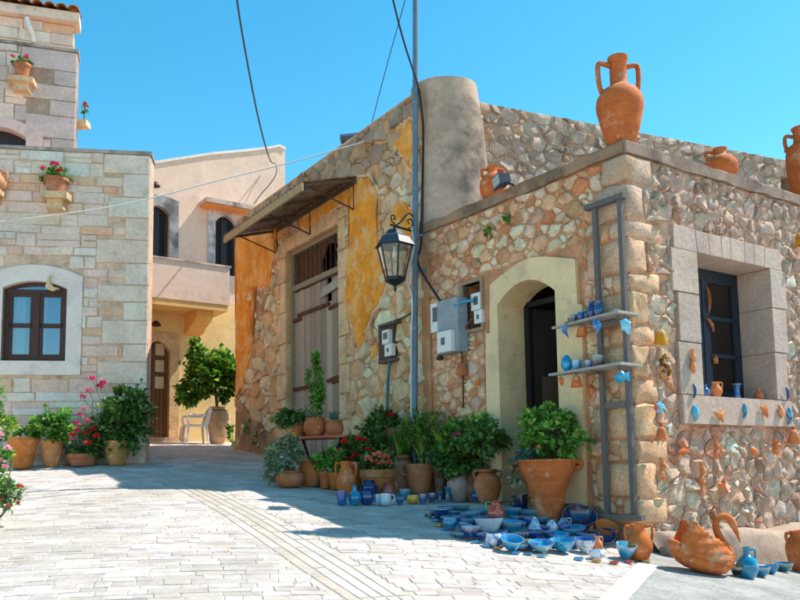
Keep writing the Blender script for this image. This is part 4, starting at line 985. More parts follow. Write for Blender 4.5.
m = MB(); m.col = C('#1c2429'); vs_ = [p for r, z in ((.155, z1_ + .02), (.15, z1_ - .03), (.06, z1_ - .08), (.02, z1_ - .1), (.02, z1_ - .17), (.001, z1_ - .18)) for p in ring6(r, z)]
m.add(vs_, [(i*n6+k, i*n6+(k+1)%n6, (i+1)*n6+(k+1)%n6, (i+1)*n6+k) for i in range(5) for k in range(n6)]); m.build('finial', 'iron', lan)
m = MB(); m.col = C('#e6e2d6'); m.lathe([(.0, z0_ - .16), (.03, z0_ - .15), (.035, z0_ - .1), (.02, z0_ - .05), (.02, z0_)], 10, None, Matrix.Translation(hub)); m.build('bulb', 'plastic', lan, None, True)
# ---- electric meter boxes
def mbox(fr, x0, y0, x1, y1, o0_, o1_, col, mat, name, parent, bevel=True):
    u0, u1, v0, v1 = fr.rect(x0, y0, x1, y1, o1_); m = MB(); m.col = col; m.box((u0, -o1_, v0), (u1, -o0_, v1)); return m.build(name, mat, parent, fr.M), (u0, u1, v0, v1)
def meter(fr, x0, y0, x1, y1, o, parent, face=(.35, .3, .8, .75)):
    ob, (u0, u1, v0, v1) = mbox(fr, x0, y0, x1, y1, o, o + .07, C('#dedbd3'), 'plastic', 'meter', parent)
    m = MB(); m.col = C('#555b60'); a, b, c, d = face; m.box((u0 + (u1-u0)*a, -o - .076, v0 + (v1-v0)*b), (u0 + (u1-u0)*c, -o - .0695, v0 + (v1-v0)*d)); m.build('meter_glass', 'plastic', ob, fr.M)
e = empty('meter_cabinet', FD.pt(450, 355), label='grey electric cabinet with two white meters beside the pole', cat='meter box')
mbox(FD, 437.5, 299, 458, 353, .03, .20, C('#8f979c'), 'metal', 'cabinet', e)
meter(FD, 430.5, 303, 440, 332, .12, e, (.25, .35, .75, .85)); meter(FD, 437, 331, 451, 352, .205, e, (.3, .35, .55, .7))
m = MB(); m.col = C('#3a8fae'); m.tube(bez([FD.pt(455, 306, .2), FD.pt(463, 302, .15), FD.pt(474, 300, .08)], 6), .022, 8); m.build('conduit', 'plastic', e, Matrix(), True)
m = MB(); m.col = C('#4a2e26'); m.lathe([(.001, -.05), (.05, -.04), (.05, 0), (.03, .03), (.001, .04)], 12, None, Matrix.Translation(FD.pt(440, 357, .12))); m.build('cable_gland', 'plastic', e, Matrix(), True)
e = empty('niche_meters', FD.pt(475, 325), label='two small white meters in the dark wall niche left of the doorway', cat='meter box')
meter(FD, 471, 293, 480, 310, -.02, e, (.3, .3, .75, .8)); meter(FD, 474, 310, 482, 323, -.02, e, (.35, .3, .6, .65))
m = MB(); m.col = C('#6e4630'); m.tube(bez([FD.pt(473, 318, .05), FD.pt(468, 324, .06), FD.pt(464, 335, .06), FD.pt(462, 350, .05), FD.pt(463, 380, .04), FD.pt(463, 408, .04)], 6), .014, 6); m.build('service_cable', 'cable', e, Matrix(), True)
# niche back + frame belong to the workshop
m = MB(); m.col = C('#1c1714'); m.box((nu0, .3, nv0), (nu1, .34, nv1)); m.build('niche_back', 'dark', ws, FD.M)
for a, b, c, d in ((nu0-.05, nu0, nv0-.05, nv1+.05), (nu1, nu1+.05, nv0-.05, nv1+.05), (nu0, nu1, nv1, nv1+.05), (nu0, nu1, nv0-.05, nv0)):
    m = MB(); m.col = C('#a98e70'); m.box((a, -.03, c), (b, .1, d)); m.build('niche_frame', 'wood', ws, FD.M)
e = empty('board_meters', FY.pt(386, 362), label='weathered wooden meter board with two white meters under the lantern', cat='meter box')
mbox(FY, 378.5, 324, 394, 361, .03, .08, C('#5b4f46'), 'wood', 'board', e)
for x0, y0, x1, y1 in ((378, 322.5, 395, 325), (378, 359.5, 395, 362)): mbox(FY, x0, y0, x1, y1, .03, .14, C('#6a5d52'), 'wood', 'board_rail', e)
meter(FY, 382, 330, 388.5, 344, .085, e, (.2, .35, .8, .8)); meter(FY, 384.5, 344, 391.5, 356, .085, e, (.35, .35, .6, .65))
m = MB(); m.col = C('#2f6f80'); m.tube(bez([FY.pt(390, 358, .1), FY.pt(389, 370, .1), FY.pt(387.5, 388, .07), FY.pt(387, 412, .08)], 6), .022, 8); m.build('conduit', 'plastic', e, Matrix(), True)
m = MB(); m.col = C('#2a2522'); m.tube(bez([FY.pt(390, 322, .06), FY.pt(402, 318, .06), FY.pt(412, 312, .07), mastp(306)], 6), .01, 6); m.build('feed_cable', 'cable', e, Matrix(), True)
# ---- floodlight on the coping
P = FD.P(FD.hit(512, 184, 0)[0], VTOP, .0); e = empty('floodlight', P, 0, 'small dark floodlight on the workshop coping', 'floodlight')
ff = (FD.n*.8 - FD.u*.35 + Vector((0, 0, -.15))).normalized(); T = Matrix.Translation(P + FD.n*.20 + Vector((0, 0, .06))) @ ff.to_track_quat('-Y', 'Z').to_matrix().to_4x4()
m = MB(); m.col = C('#3f4a52'); m.prism([(-.15, -.09), (.15, -.09), (.13, .07), (-.13, .07)], -.06, -.02); m.prism([(-.12, -.07), (.12, -.07), (.10, .05), (-.10, .05)], -.02, .09); m.build('housing', 'metal', e, T)
m = MB(); m.col = C('#aab2b0'); m.box((-.115, -.066, -.07), (.115, -.0605, .05)); m.build('lens', 'plastic', e, T)
m = MB(); m.col = C('#30363a'); m.tube([P + Vector((0, 0, .0)) - FD.n*.1, P + Vector((0, 0, .05)), P + FD.n*.16 + Vector((0, 0, .06))], .018, 6); m.build('bracket', 'metal', e, Matrix())
# ---- solar tube on the parapet
e = empty('roof_tank', FY.pt(356, 143, -.2), label='dark blue cylinder lying on the ochre house parapet', cat='tank')
a, b = FY.pt(341, 142, .02), FY.pt(372, 136, -.5)
a.z += .05; m = MB(); m.col = C('#3d4c5c'); m.tube([a, a.lerp(b, .5), b], .085, 14); m.build('cylinder', 'metal', e, Matrix(), True, 50)
for k in (.25, .8): c = a.lerp(b, k); m = MB(); m.col = C('#565d62'); m.tube([c + Vector((0, 0, .06)), c - Vector((0, 0, .4))], .02, 6); m.build('support_leg', 'metal', e, Matrix())
# ---- cables
def cable(name, pts, r, col, label, n=14):
    P0 = Vector(pts[0]); m = MB(); m.col = C(col); m.tube([p - P0 for p in bez(pts, n)], r, 6)
    return tag(m.build(name, 'cable', None, Matrix.Translation(P0), True), label, 'cable')
cable('overhead_cable', [atd(-60, 228, 12.6), atd(0, 222, 12.7), atd(120, 205, 12.9), atd(220, 180, 13.3), atd(300, 160, 13.6), FY.pt(366, 141, .05)], .011, '#d8d6d0', 'thin white cable sagging across from the stone house to the ochre parapet')
q = FB.pt(271, 162, .1)
cable('overhead_cable', [atd(230, -60, 13.5), atd(237, 0, 14.2), atd(246, 55, 15.3), atd(257, 112, 17), atd(266, 148, 18.6), q], .021, '#46525a', 'thick dark cable dropping from the sky to the pink parapet')
cable('overhead_cable', [q, FB.pt(276, 165, .3), FB.pt(276, 174, .3), FB.pt(270, 184, .2), FB.pt(262, 193, .1), FB.pt(254, 204, .06)], .014, '#6a6f70', 'loose wire looping down the pink wall below the thick cable')
cable('overhead_cable', [atd(386, -30, 10.2), atd(393, 0, 10.4), atd(404, 42, 10.9), mastp(88) + Vector((.05, -.02, 0))], 0.014, '#33383c', 'dark cable slanting down to the top of the pole')
cable('overhead_cable', [atd(410, -25, 11.0), atd(405, 0, 11.2), atd(387, 65, 12.0), FY.pt(372, 122, .02)], .007, '#3c5560', 'hair-thin wire falling to the ochre house parapet')
cable('mast_cable', [mastp(88) + Vector((.05, -.02, 0)), mastp(110) + Vector((.09, -.02, 0)), mastp(130) + Vector((.12, .05, 0)), mastp(180) + Vector((.11, .05, 0)), mastp(240) + Vector((.09, .02, 0)), mastp(265) + Vector((.05, -.03, 0)), FD.pt(437, 296, .12), FD.pt(441, 301, .12)], .018, '#2b2f33', 'black cable running down the pole to the grey cabinet')
cable('mast_cable', [mastp(228) + Vector((-.05, -.06, 0)), mastp(250) + Vector((-.02, -.08, 0)), mastp(280) + Vector((-.11, -.05, 0)), mastp(300) + Vector((-.04, -.05, 0)), mastp(340) + Vector((-.05, -.03, 0)), mastp(420) + Vector((-.05, 0, 0))], .014, '#c8ccc8', 'pale grey cable wrapped loosely around the pole')
# ---- ladder rack with two shelves
e = empty('ladder_rack', FD.pt(618, 515, .1), label='grey wooden ladder rack with two plank shelves at the corner', cat='rack')
uA = FD.hit(601, 360, .12)[0]; uB = FD.hit(627, 360, .12)[0]
zT, zB = FD.hit(610, 203, .12)[1], FD.hit(618, 514, .12)[1]; zm = FD.hit(610, 322, .12)[1]
def rbox(a, b, name, par, col=None, T=None):
    m = MB(); m.col = jit(C(col or '#7e726a'), .05); A_ = Vector(a); B_ = Vector(b); c = (A_ + B_)/2; m.box(A_ - c, B_ - c); return m.build(name, 'wood', par, (T or FD.M) @ Matrix.Translation(c))
for u in (uA, uB): rbox((u - .027, -.14, zB), (u + .027, -.09, zT), 'leg', e, '#726c68')
rbox((uA - .12, -.155, zT), (uB + .07, -.08, zT + .06), 'top_rail', e, '#726c68'); rbox((uA - .1, -.16, zB - .06), (uB + .12, -.085, zB), 'bottom_rail', e)
zl = FD.hit(615, 405, .12)[1]
for z in (zm - .02, zl): rbox((uA + .035, -.14, z - .035), (uB - .035, -.10, z + .035), 'rung', e)
zs1, zs2 = FD.hit(612, 318, .12)[1], FD.hit(612, 368, .12)[1]
# shelf planks: run to the left past the rack, proud of the wall
SH = []
for z, xl, yl in ((zs1, 552, 328), (zs2, 548, 375)):
    # the front left tip of the plank appears at (xl, yl): find its reach along and out from the wall
    best = min(((u_, o_) for u_ in [-1.6 + .02*i for i in range(80)] for o_ in [.15 + .02*j for j in range(30)]), key=lambda q: (lambda s: (s[0]-xl)**2 + (s[1]-yl)**2)(pxy(FD.P(q[0], z, q[1]))))
    uL_, oo = best; uR_ = uB + .12 ; o2 = .3
    m = MB(); m.col = C('#b5aca0'); c = ((uL_+uR_)/2, 0, z)
    poly = [(uL_, -oo), (uR_, -o2 - .08), (uR_, -.02), (uL_ + .08, -.16)]
    m.zprism([(x - c[0], y) for x, y in poly], -.014, .014); m.build('shelf', 'wood', e, FD.M @ Matrix.Translation(c)); SH.append((z + .014, uL_, oo, uR_, o2 + .08))
    rbox((uA - .05, -.28, z - .05), (uA + .0, -.15, z - .016), 'shelf_bracket', e); rbox((uB - .0, -.28, z - .05), (uB + .05, -.15, z - .016), 'shelf_bracket', e)
# ---- stone brackets with pots on the left house
def lbracket(fr, x, y, w, h, dep, name='stone_bracket'):
    u0, u1, v0, v1 = fr.rect(x - w/2, y, x + w/2, y + h, dep/2); c = (u0+u1)/2
    m = MB(); m.col = C('#d6c39c'); m.zprism([(u0, .0), (u0 + .04, -dep), (u1 - .04, -dep), (u1, .0)], v0 + (v1-v0)*.6, v1)
    m.zprism([(u0 + .08, .0), (u0 + .12, -dep*.75), (u1 - .12, -dep*.75), (u1 - .08, .0)], v0, v0 + (v1-v0)*.6); return m, c, v1
for fr, x, y, w, h in ((FL, 56, 194, 31, 16), (FL, -3, 191, 14, 12), (FU, 21.5, 79, 29, 12)):
    m, c, v1 = lbracket(fr, x, y, w, h, .32); m.build('stone_bracket', 'stone', lh, fr.M)
# crescent ornament over the left window
m = MB(); m.col = C('#d8bc90'); q = FL.pt(52, 286, .05)
pts = [(-.09, -.05), (.02, -.09), (.12, -.04), (.03, -.02), (.0, .02), (-.03, .05), (-.03, .17), (-.07, .08), (-.1, .0)]
poly = [(x, z) for x, z in pts]; m.prism(poly, -.03, .03); single(m, 'crescent_ornament', 'terra', q, 'pale curved bird ornament hanging over the brown window', 'ornament', None, False, None, FL.a)
# small wall lamps on the back house
for x, y, lab in ((153, 325, 'small black wall lamp beside the street door under the balcony'), (152, 187, 'small dark lamp high on the pink wall by the stone house')):
    P = FB.pt(x, y, .0); e = empty('wall_lamp', P, 0, lab, 'lamp'); m = MB(); m.col = C('#22201f'); m.tube([(0, 0, 0), FB.n*.2], .02, 6); m.build('arm', 'iron', e)
    m = MB(); m.col = C('#2a2624'); m.lathe([(.01, .08), (.06, .06), (.12, -.02), (.14, -.05), (.13, -.05), (.001, .0)], 14, None, Matrix.Translation(FB.n*.22)); m.build('shade', 'iron', e, None, True)
# ---- white plastic chair with a cloth, beside the urn
P = atd(195, 446, 19.1); P.z = gz(P.x, P.y) + .01; ch = empty('plastic_chair', P, RAD(-62), 'white plastic armchair with a cloth over it beside the big urn', 'chair')
W_ = C('#eceae6')
def cpart(f, name, mat='plastic', smooth=True, par=None):
    m = MB(); m.col = W_; f(m); return m.build(name, mat, par or ch, None, smooth, 45)
for sx in (-1, 1):
    cpart(lambda m: m.tube([(sx*.25, -.24, 0), (sx*.21, -.21, .43)], [.022, .03], 8), 'leg'); cpart(lambda m: m.tube([(sx*.24, .26, 0), (sx*.20, .22, .43)], [.022, .03], 8), 'leg')
    cpart(lambda m: m.tube(bez([(sx*.25, -.22, .42), (sx*.27, -.24, .62), (sx*.27, -.15, .66), (sx*.27, .1, .66), (sx*.25, .24, .66)], 5), .024, 8), 'armrest')
cpart(lambda m: m.zprism([(-.23, -.24), (.23, -.24), (.22, .22), (-.22, .22)], .41, .445), 'seat', 'plastic', False)
cpart(lambda m: m.tube(bez([(-.23, .22, .43), (-.25, .28, .66), (-.2, .33, .80), (0, .36, .86), (.2, .33, .80), (.25, .28, .66), (.23, .22, .43)], 6), .024, 8), 'back_frame')
for k in range(5): x = -.15 + .075*k; cpart(lambda m: m.tube([(x, .235, .44), (x*1.05, .30, .64), (x*1.05, .35, .84 - abs(x)*.2)], .017, 6), 'back_slat')
m = MB(); m.col = C('#d9cdb2'); vs_ = []; n = 10
for i in range(n + 1):
    x = -.30 + .3*i/n; rp = .02*math.sin(i*1.9); vs_ += [(x, .1, .46), (x, -.2, .465), (x - .02, -.275 + rp, .40), (x - .03, -.30 + rp*1.6, .10 + .03*math.sin(i))]
m.add(vs_, [(i*4+k, (i+1)*4+k, (i+1)*4+k+1, i*4+k+1) for i in range(n) for k in range(3)])
sm = m.build('draped_cloth', 'cloth', None, TR(P, RAD(-62)), True); tag(sm, 'beige cloth draped over the seat of the white chair', 'cloth')
# ================================================================== POTS AND PLANTS
PR = {
 'pot':   [(0,0),(.60,0),(.64,.02),(.74,.35),(.88,.78),(.90,.80),(1,.81),(1,.97),(.97,1),(.90,1),(.86,.9),(0,.88)],
 'taper': [(0,0),(.55,0),(.58,.02),(.74,.4),(.90,.84),(.98,.88),(1,.96),(.96,1),(.88,1),(.84,.92),(0,.9)],
 'bell':  [(0,0),(.50,0),(.54,.04),(.72,.3),(.86,.62),(.9,.8),(1,.93),(1,1),(.9,1),(.84,.9),(0,.88)],
 'round': [(0,0),(.62,0),(.74,.08),(.95,.35),(1,.55),(.93,.78),(.82,.9),(.86,1),(.76,1),(.70,.92),(0,.9)],
 'jar':   [(0,0),(.55,0),(.60,.03),(.86,.28),(1,.52),(.96,.66),(.78,.80),(.62,.86),(.60,.93),(.72,1),(.62,1),(.52,.92),(0,.9)],
 'urn':   [(0,0),(.50,0),(.56,.04),(.80,.25),(.97,.5),(1,.64),(.92,.8),(.70,.91),(.60,.95),(.66,1),(.54,1),(.5,.95),(0,.93)],
 'bowlp': [(0,0),(.70,0),(.74,.05),(.84,.35),(.90,.62),(.92,.66),(1,.70),(1,.92),(.97,1),(.91,1),(.87,.88),(0,.84)],
 'big':   [(0,0),(.50,0),(.52,.02),(.53,.30),(.56,.33),(.54,.36),(.57,.40),(.66,.58),(.75,.68),(.74,.705),(.79,.71),(.90,.86),(.96,.95),(1,.965),(1,1),(.92,1),(.88,.93),(0,.91)],
 'bowl':  [(0,.02),(.36,0),(.42,.03),(.62,.22),(.86,.6),(1,1),(.95,1),(.80,.62),(.56,.28),(.3,.14),(0,.12)],
 'dish':  [(0,.05),(.5,0),(.56,.06),(.8,.45),(1,1),(.96,1),(.74,.5),(.5,.2),(0,.16)],
 'cup':   [(0,0),(.78,0),(.88,.05),(.97,.4),(1,1),(.92,1),(.88,.4),(.75,.1),(0,.08)],
 'roundcup': [(0,0),(.5,0),(.6,.04),(.92,.3),(1,.55),(.9,.82),(.82,1),(.74,1),(.82,.8),(.9,.5),(.6,.12),(0,.1)],
 'bottle':[(0,0),(.62,0),(.72,.04),(.98,.28),(1,.42),(.86,.58),(.5,.7),(.32,.76),(.30,.9),(.38,1),(.28,1),(.22,.9),(0,.85)],
 'vase':  [(0,0),(.7,0),(.78,.05),(.62,.4),(.56,.65),(.72,.9),(1,1),(.9,1),(.6,.88),(.44,.65),(0,.6)],
 'jug':   [(0,0),(.58,0),(.66,.03),(.95,.28),(1,.42),(.90,.58),(.62,.74),(.50,.82),(.52,.93),(.62,1),(.54,1),(.44,.92),(.4,.8),(0,.76)],
 'amph':  [(0,0),(.52,0),(.58,.02),(.80,.22),(.97,.40),(1,.47),(.96,.54),(.78,.615),(.50,.66),(.38,.69),(.36,.73),(.36,.93),(.42,.96),(.43,1),(.35,1),(.30,.92),(0,.9)],
 'squat': [(0,0),(.62,0),(.70,.03),(.95,.25),(1,.42),(.93,.58),(.68,.72),(.42,.78),(.36,.84),(.36,.95),(.42,1),(.33,1),(.28,.94),(0,.9)],
 'tall':  [(0,0),(.7,0),(.8,.05),(.94,.3),(1,.55),(.98,.68),(.9,.76),(.60,.80),(.52,.84),(.52,.95),(.62,1),(.52,1),(.44,.95),(0,.9)],
 'hbell': [(0,1),(.22,1),(.46,.94),(.66,.76),(.78,.45),(1,.04),(1,0),(.93,0),(.72,.42),(.56,.72),(.3,.86),(0,.88)],
 'cone':  [(0,0),(1,0),(1,.06),(.9,.12),(.55,.5),(.25,.85),(.12,1),(0,1.02)],
 'egg':   [(0,0),(.4,.02),(.8,.2),(1,.42),(.88,.66),(.5,.88),(.2,.98),(0,1)],
}
def prof(k, R, H): return [(r*R, z*H) for r, z in PR[k]]
def handle(m, R, H, r0, z0, ro, r1, z1, ang, th, col=None):
    a = Vector((math.cos(ang), math.sin(ang), 0)); zm = (z0 + z1)/2
    pts = [a*(r0*R) + Vector((0, 0, z0*H)), a*(ro*R*.92) + Vector((0, 0, (z0 + .02)*H)), a*(ro*R) + Vector((0, 0, (zm + (z0-zm)*.35)*H)), a*(ro*R*.95) + Vector((0, 0, (zm - (z0-zm)*.5)*H)), a*(r1*R) + Vector((0, 0, z1*H))]
    m.tube(bez(pts, 5), th, 8, col)
HAND = {'bell': (.95, .92, 1.22, .84, .66), 'big': (.95, .95, 1.14, .84, .84), 'jar': (.62, .93, .98, .88, .72), 'amph': (.36, .90, .92, .8, .60), 'jug': (.54, .92, 1.05, .92, .5), 'squat': (.36, .9, .82, .8, .68), 'cup': (.96, .85, 1.5, .92, .22), 'roundcup': (.9, .85, 1.4, .9, .3), 'tall': (.52, .9, .98, .95, .72), 'pot': (.97, .9, 1.2, .9, .66), 'bottle': (.32, .9, .85, .9, .5)}
WALLS = ((FD, UL, 0), (FY, YL, 0), (FR, 0, 7), (FL, -5, 0))
def rest_on_ground(px, py, wpx):
    P = gnd(px, py); s = mpp(P); R = wpx*s/2
    h = Vector((P.x, P.y, 0)).normalized(); P = P + h*R*.6
    for fr, a, b in WALLS:
        L = fr.I @ P
        if a - .1 < L.x < b + .1 and -2 < -L.y < R + .1: P = P - h*((R + .1 + L.y) / -h.dot(fr.n))
    P = P - h*.1; P.z = gz(P.x, P.y) + .012
    return P, mpp(P)
def leaf(m, p, d, n, L, w, col):
    d = d.normalized(); s = d.cross(n)
    s = s.normalized() if s.length > 1e-4 else d.orthogonal().normalized(); up = s.cross(d)
    a = p + d*L*.5; k = L*.12
    m.add([p, a + s*w + up*k, p + d*L - up*k, a - s*w + up*k, a], [(0, 1, 4), (1, 2, 4), (0, 4, 3), (4, 2, 3)], col)
def rv(r): 
    while 1:
        v = Vector((r.uniform(-1, 1), r.uniform(-1, 1), r.uniform(-1, 1)))
        if .05 < v.length < 1: return v
GP = dict(mid=['#6c9a3e', '#588a34', '#8cb44e', '#44742c', '#7aa24a'], dark=['#567c38', '#678c40', '#42682f', '#7e9e52', '#355828'], grey=['#7f9068', '#98a67e', '#67784f', '#a6ae8e'],
          lime=['#8fae3e', '#a8c04c', '#6f9236', '#5c8434'], blue=['#5d8076', '#7a9a90', '#4c6c62'], grass=['#5f8a34', '#7da040', '#4a7430', '#9aa848', '#3f6a34'], lemon=['#5f8d34', '#7daa3c', '#427026', '#9abc48', '#345c20'])
def bush(m, c, rx, ry, rz_, n, L, pal, seed, clumps=14, w=.38, fill=.45, droop=0):
    r = random.Random(seed); cols_ = [C(q) for q in GP[pal]]; cl = []
    for _ in range(clumps):
        v = rv(r); v = v.normalized()*(.4 + .55*r.random()); cl.append((Vector((v.x*rx, v.y*ry, v.z*rz_)), r.uniform(.2, .44)))
    tone = [r.uniform(.72, 1.35) for _ in cl]
    for sgi in range(max(3, n // 55)):                       # straggling sprigs beyond the outline
        v = rv(r).normalized(); v.z = v.z*.8 + .15; a = Vector((v.x*rx, v.y*ry, v.z*rz_)); e = a*r.uniform(1.0, 1.4) + rv(r)*L; tn = r.uniform(.8, 1.3); cc_ = r.choice(cols_)
        for q in range(6):
            p_ = c + a*.7 + (e - a*.7)*(q/5); leaf(m, p_, (e - a).normalized()*.7 + rv(r)*.9, (Vector((0, 0, 1)) + rv(r)*.7).normalized(), L*r.uniform(.5, 1.0), L*w*.8, tuple(min(1, x*tn) for x in jit(cc_, .15, r)))
    for i in range(n):
        ci = r.randrange(len(cl)); b, k = cl[ci]; v = rv(r); q = b + Vector((v.x*rx, v.y*ry, v.z*rz_))*k
        out = Vector((q.x/rx, q.y/ry, q.z/rz_)); d = (out.normalized()*.8 + rv(r)*.9 + Vector((0, 0, .15 - droop))); nn = (Vector((0, 0, 1)) + rv(r)*.8).normalized()
        leaf(m, c + q, d, nn, L*r.uniform(.65, 1.25), L*w*r.uniform(.8, 1.1), tuple(min(1, x*tone[ci]) for x in jit(r.choice(cols_), .2, r)))
def blades(m, c, n, h, spread, w, pal, seed, bend=.5):
    r = random.Random(seed); cols_ = [C(q) for q in GP[pal]]
    for i in range(n):
        a = r.uniform(0, 6.283); d = Vector((math.cos(a), math.sin(a), 0)); sp_ = spread*r.uniform(.15, 1); hh = h*r.uniform(.5, 1.05); s = Vector((-d.y, d.x, 0)); b = c + d*spread*.18*r.random(); vs_ = []
        for k in range(5):
            t = k/4; p = b + d*sp_*t**2 + Vector((0, 0, hh*(t - bend*.35*t**3))); ww = w*(1 - t**2)*(.6 + .4*min(1, t*4)) + .0008; vs_ += [p - s*ww, p + s*ww]
        m.add(vs_, [(2*k, 2*k+1, 2*k+3, 2*k+2) for k in range(4)], jit(r.choice(cols_), .15, r))
def bloom(P, r_, col, parent, seed, name='flower', n=26):
    r = random.Random(seed); m = MB(); cc = C(col)
    for i in range(n):
        v = rv(r).normalized(); v.z = abs(v.z)*.8 + v.z*.2; leaf(m, v*r_*.25, v + rv(r)*.5, rv(r), r_*.9, r_*.42, jit(cc, .16, r))
    return m.build(name, 'petal', parent, Matrix.Translation(P))
def back(fr, px, w):
    for off in (.15, .2, .25):
        P = fr.P(fr.hit(px, 470, off)[0], 0, off); R = w*mpp(P)/2
        if off > R + .05: break
    P.z = gz(P.x, P.y) + .01; return P
SEED = [100]
def sd_():
    SEED[0] += 1; return SEED[0]
def potted(px, py, w, h, kind, pcol, label, plants=(), flowers=(), mat='terra', hands=(), P=None, cat='potted plant', name='potted_plant', group=None, soil=True, stems=()):
    """pot with its plant; plants/flowers are given in photo pixels relative to the pot's rim centre"""
    if P is None: P, s = rest_on_ground(px, py, w)
    else: s = mpp(P)
    R, H = w*s/2, h*s
    o = empty(name, P, 0, label, cat, group); m = MB(); m.col = jit(C(pcol), .05); m.lathe(prof(kind, R, H), 28, wob=.008)
    pot = m.build('pot', mat, o, None, True, 38)
    for a in hands:
        m = MB(); m.col = C(pcol); handle(m, R, H, *HAND[kind], a, max(.008, R*.085)); m.build('handle', mat, pot, None, True)
    if soil: m = MB(); m.col = C('#4a3a2c'); m.lathe([(R*.86, H*.9), (R*.5, H*.93), (0.001, H*.94)], 16); m.build('soil', 'soil', o, None, True)
    top_ = Vector((0, 0, H*.95))
    f = MB()
    for pl in plants:
        k = pl[0]
        if k == 'bush':
            _, dx, dy, rx, rz_, n, L, pal = pl[:8]; kw = pl[8] if len(pl) > 8 else {}
            bush(f, top_ + Vector((dx*s, 0, -dy*s)), rx*s*1.08, rx*s*.85, rz_*s*1.06, int(n*.82), L*s*1.12, pal, sd_(), **kw)
        elif k == 'blades':
            _, dx, n, hh, spr, ww, pal = pl[:7]; blades(f, top_ + Vector((dx*s, 0, -.02)), n, hh*s, spr*s, ww*s, pal, sd_())
    if f.v: f.build('foliage', 'leaf', o)
    for st in stems:
        m = MB(); m.col = C('#6a5a44'); pts = [top_ + Vector((a*s, b*s*.5, -c*s)) for a, b, c in st[1]]; n = len(pts); m.tube(bez(pts, 4) if n > 2 else pts, st[0]*s, 7); m.build('stem', 'stem', o, None, True)
    r = random.Random(sd_())
    for dx, dy, rr_, col in flowers:
        q = Vector((dx*s, -w*s*r.uniform(.42, .66), -dy*s)) + top_
        bloom(P + q, rr_*s*1.2, col, o, sd_())
        m = MB(); m.col = C('#4d7036'); m.tube([q, (q + top_)/2 + Vector((0, 0, .02)), Vector((q.x*.3, q.y*.3, top_.z))], .004, 5); m.build('flower_stalk', 'stem', o)
    return o
ORG, PINKT, PALE = '#c46a32', '#b98468', '#c79a74'
# --- by the pale stone house
potted(22.5, 462, 31, 31, 'taper', '#cf7a36', 'leftmost wide orange pot of low greens against the stone house', [('bush', 0, -3, 15, 6, 260, 5, 'mid')], mat='terra')
potted(52, 462, 24, 27, 'taper', '#c98a58', 'pale orange pot topped by a round bright green bush', [('bush', -1, -11, 19, 15, 900, 6.5, 'mid', dict(clumps=22))], mat='terrao')
potted(83, 462, 30, 12, 'bowlp', '#b4704c', 'low clay bowl with red and pink geraniums by the stone house', [('bush', 4, -10, 20, 14, 700, 5, 'dark', dict(clumps=18))],
       [(0, -30, 3.2, '#e8607a'), (-3, -18, 3, '#e0303a'), (7, -20, 3.2, '#d8303c'), (12, -10, 3.4, '#e23a2c'), (3, -38, 3.4, '#ee7c94'), (14, -24, 3, '#e02c34'), (-4, -14, 2.8, '#f08aa0'), (8, -44, 3, '#f2a0ae'), (18, -17, 3.2, '#e23028'), (1, -23, 2.6, '#d42a48'), (10, -32, 3, '#ec6a86')], 'terrao')
potted(117, 463, 28, 24, 'bell', '#c08a50', 'dark leafy shrub in a broad ochre pot at the stone house corner', [('bush', 3, -18, 25, 28, 2300, 6, 'dark', dict(clumps=34)), ('bush', 10, -44, 13, 12, 600, 6, 'dark', dict(clumps=12))],
       [(-24, -50, 3.6, '#f09aa8'), (-14, -55, 3.2, '#e04a78'), (-20, -62, 3, '#e8507c'), (-10, -58, 3, '#d83a70'), (-30, -44, 3.2, '#ee8298')], 'terra', stems=[(.9, [(0, 0, 0), (2, 1, -14), (5, 0, -30)])])
potted(70, 461, 12, 9, 'pot', '#8a5a3c', 'grey blue succulent trailing between the green bush and the geraniums', [('blades', 0, 26, 24, 13, 1.6, 'blue')], mat='terrao')
# --- flowering shrub in the left foreground
Pf = gnd(-8, 528); sf = mpp(Pf)
o = empty('flowering_shrub', Pf, 0, 'tall shrub with pink and red flowers cut by the left edge', 'shrub'); f = MB()
for i, (dx, dy, rx, rz_, n, pal) in enumerate(((-4, 22, 24, 26, 1100, 'mid'), (-6, 62, 20, 26, 900, 'mid'), (-2, 100, 18, 20, 500, 'lime'), (-8, 132, 14, 22, 350, 'mid'), (16, 30, 9, 14, 150, 'grey'))):
    bush(f, Vector((dx*sf, 0, dy*sf)), rx*sf, rx*sf, rz_*sf, n, 7*sf, pal, sd_(), clumps=22, w=.3)
f.build('foliage', 'leaf', o)
for st in ([(0, 0), (-2, 50), (-4, 110)], [(0, 0), (8, 30), (20, 66)], [(2, 4), (14, 18), (34, 40)]):
    m = MB(); m.col = C('#5f7040'); m.tube([Vector((a*sf, 0, b*sf)) for a, b in st], [.012, .009, .004], 6); m.build('stem', 'stem', o, None, True)
for dx, dy, rr_, col in ((11, 92, 4.5, '#f2b4c0'), (19, 78, 4.6, '#f4c0c8'), (13, 66, 4, '#f0a6b8'), (17, 60, 3.6, '#eea2b4'), (6, 104, 4.2, '#ee9cb0'), (10, 52, 3.6, '#f0b0bc'), (33, 41, 3, '#d8203c'), (8, 47, 2.6, '#e04a3a'), (31, 24, 2, '#d83040'), (22, 22, 2, '#e0502c'), (12, 28, 2.6, '#e2703a'), (7, 18, 2.6, '#e88a4a')):
    bloom(Pf + Vector((dx*sf, -.12, dy*sf)), rr_*sf, col, o, sd_())
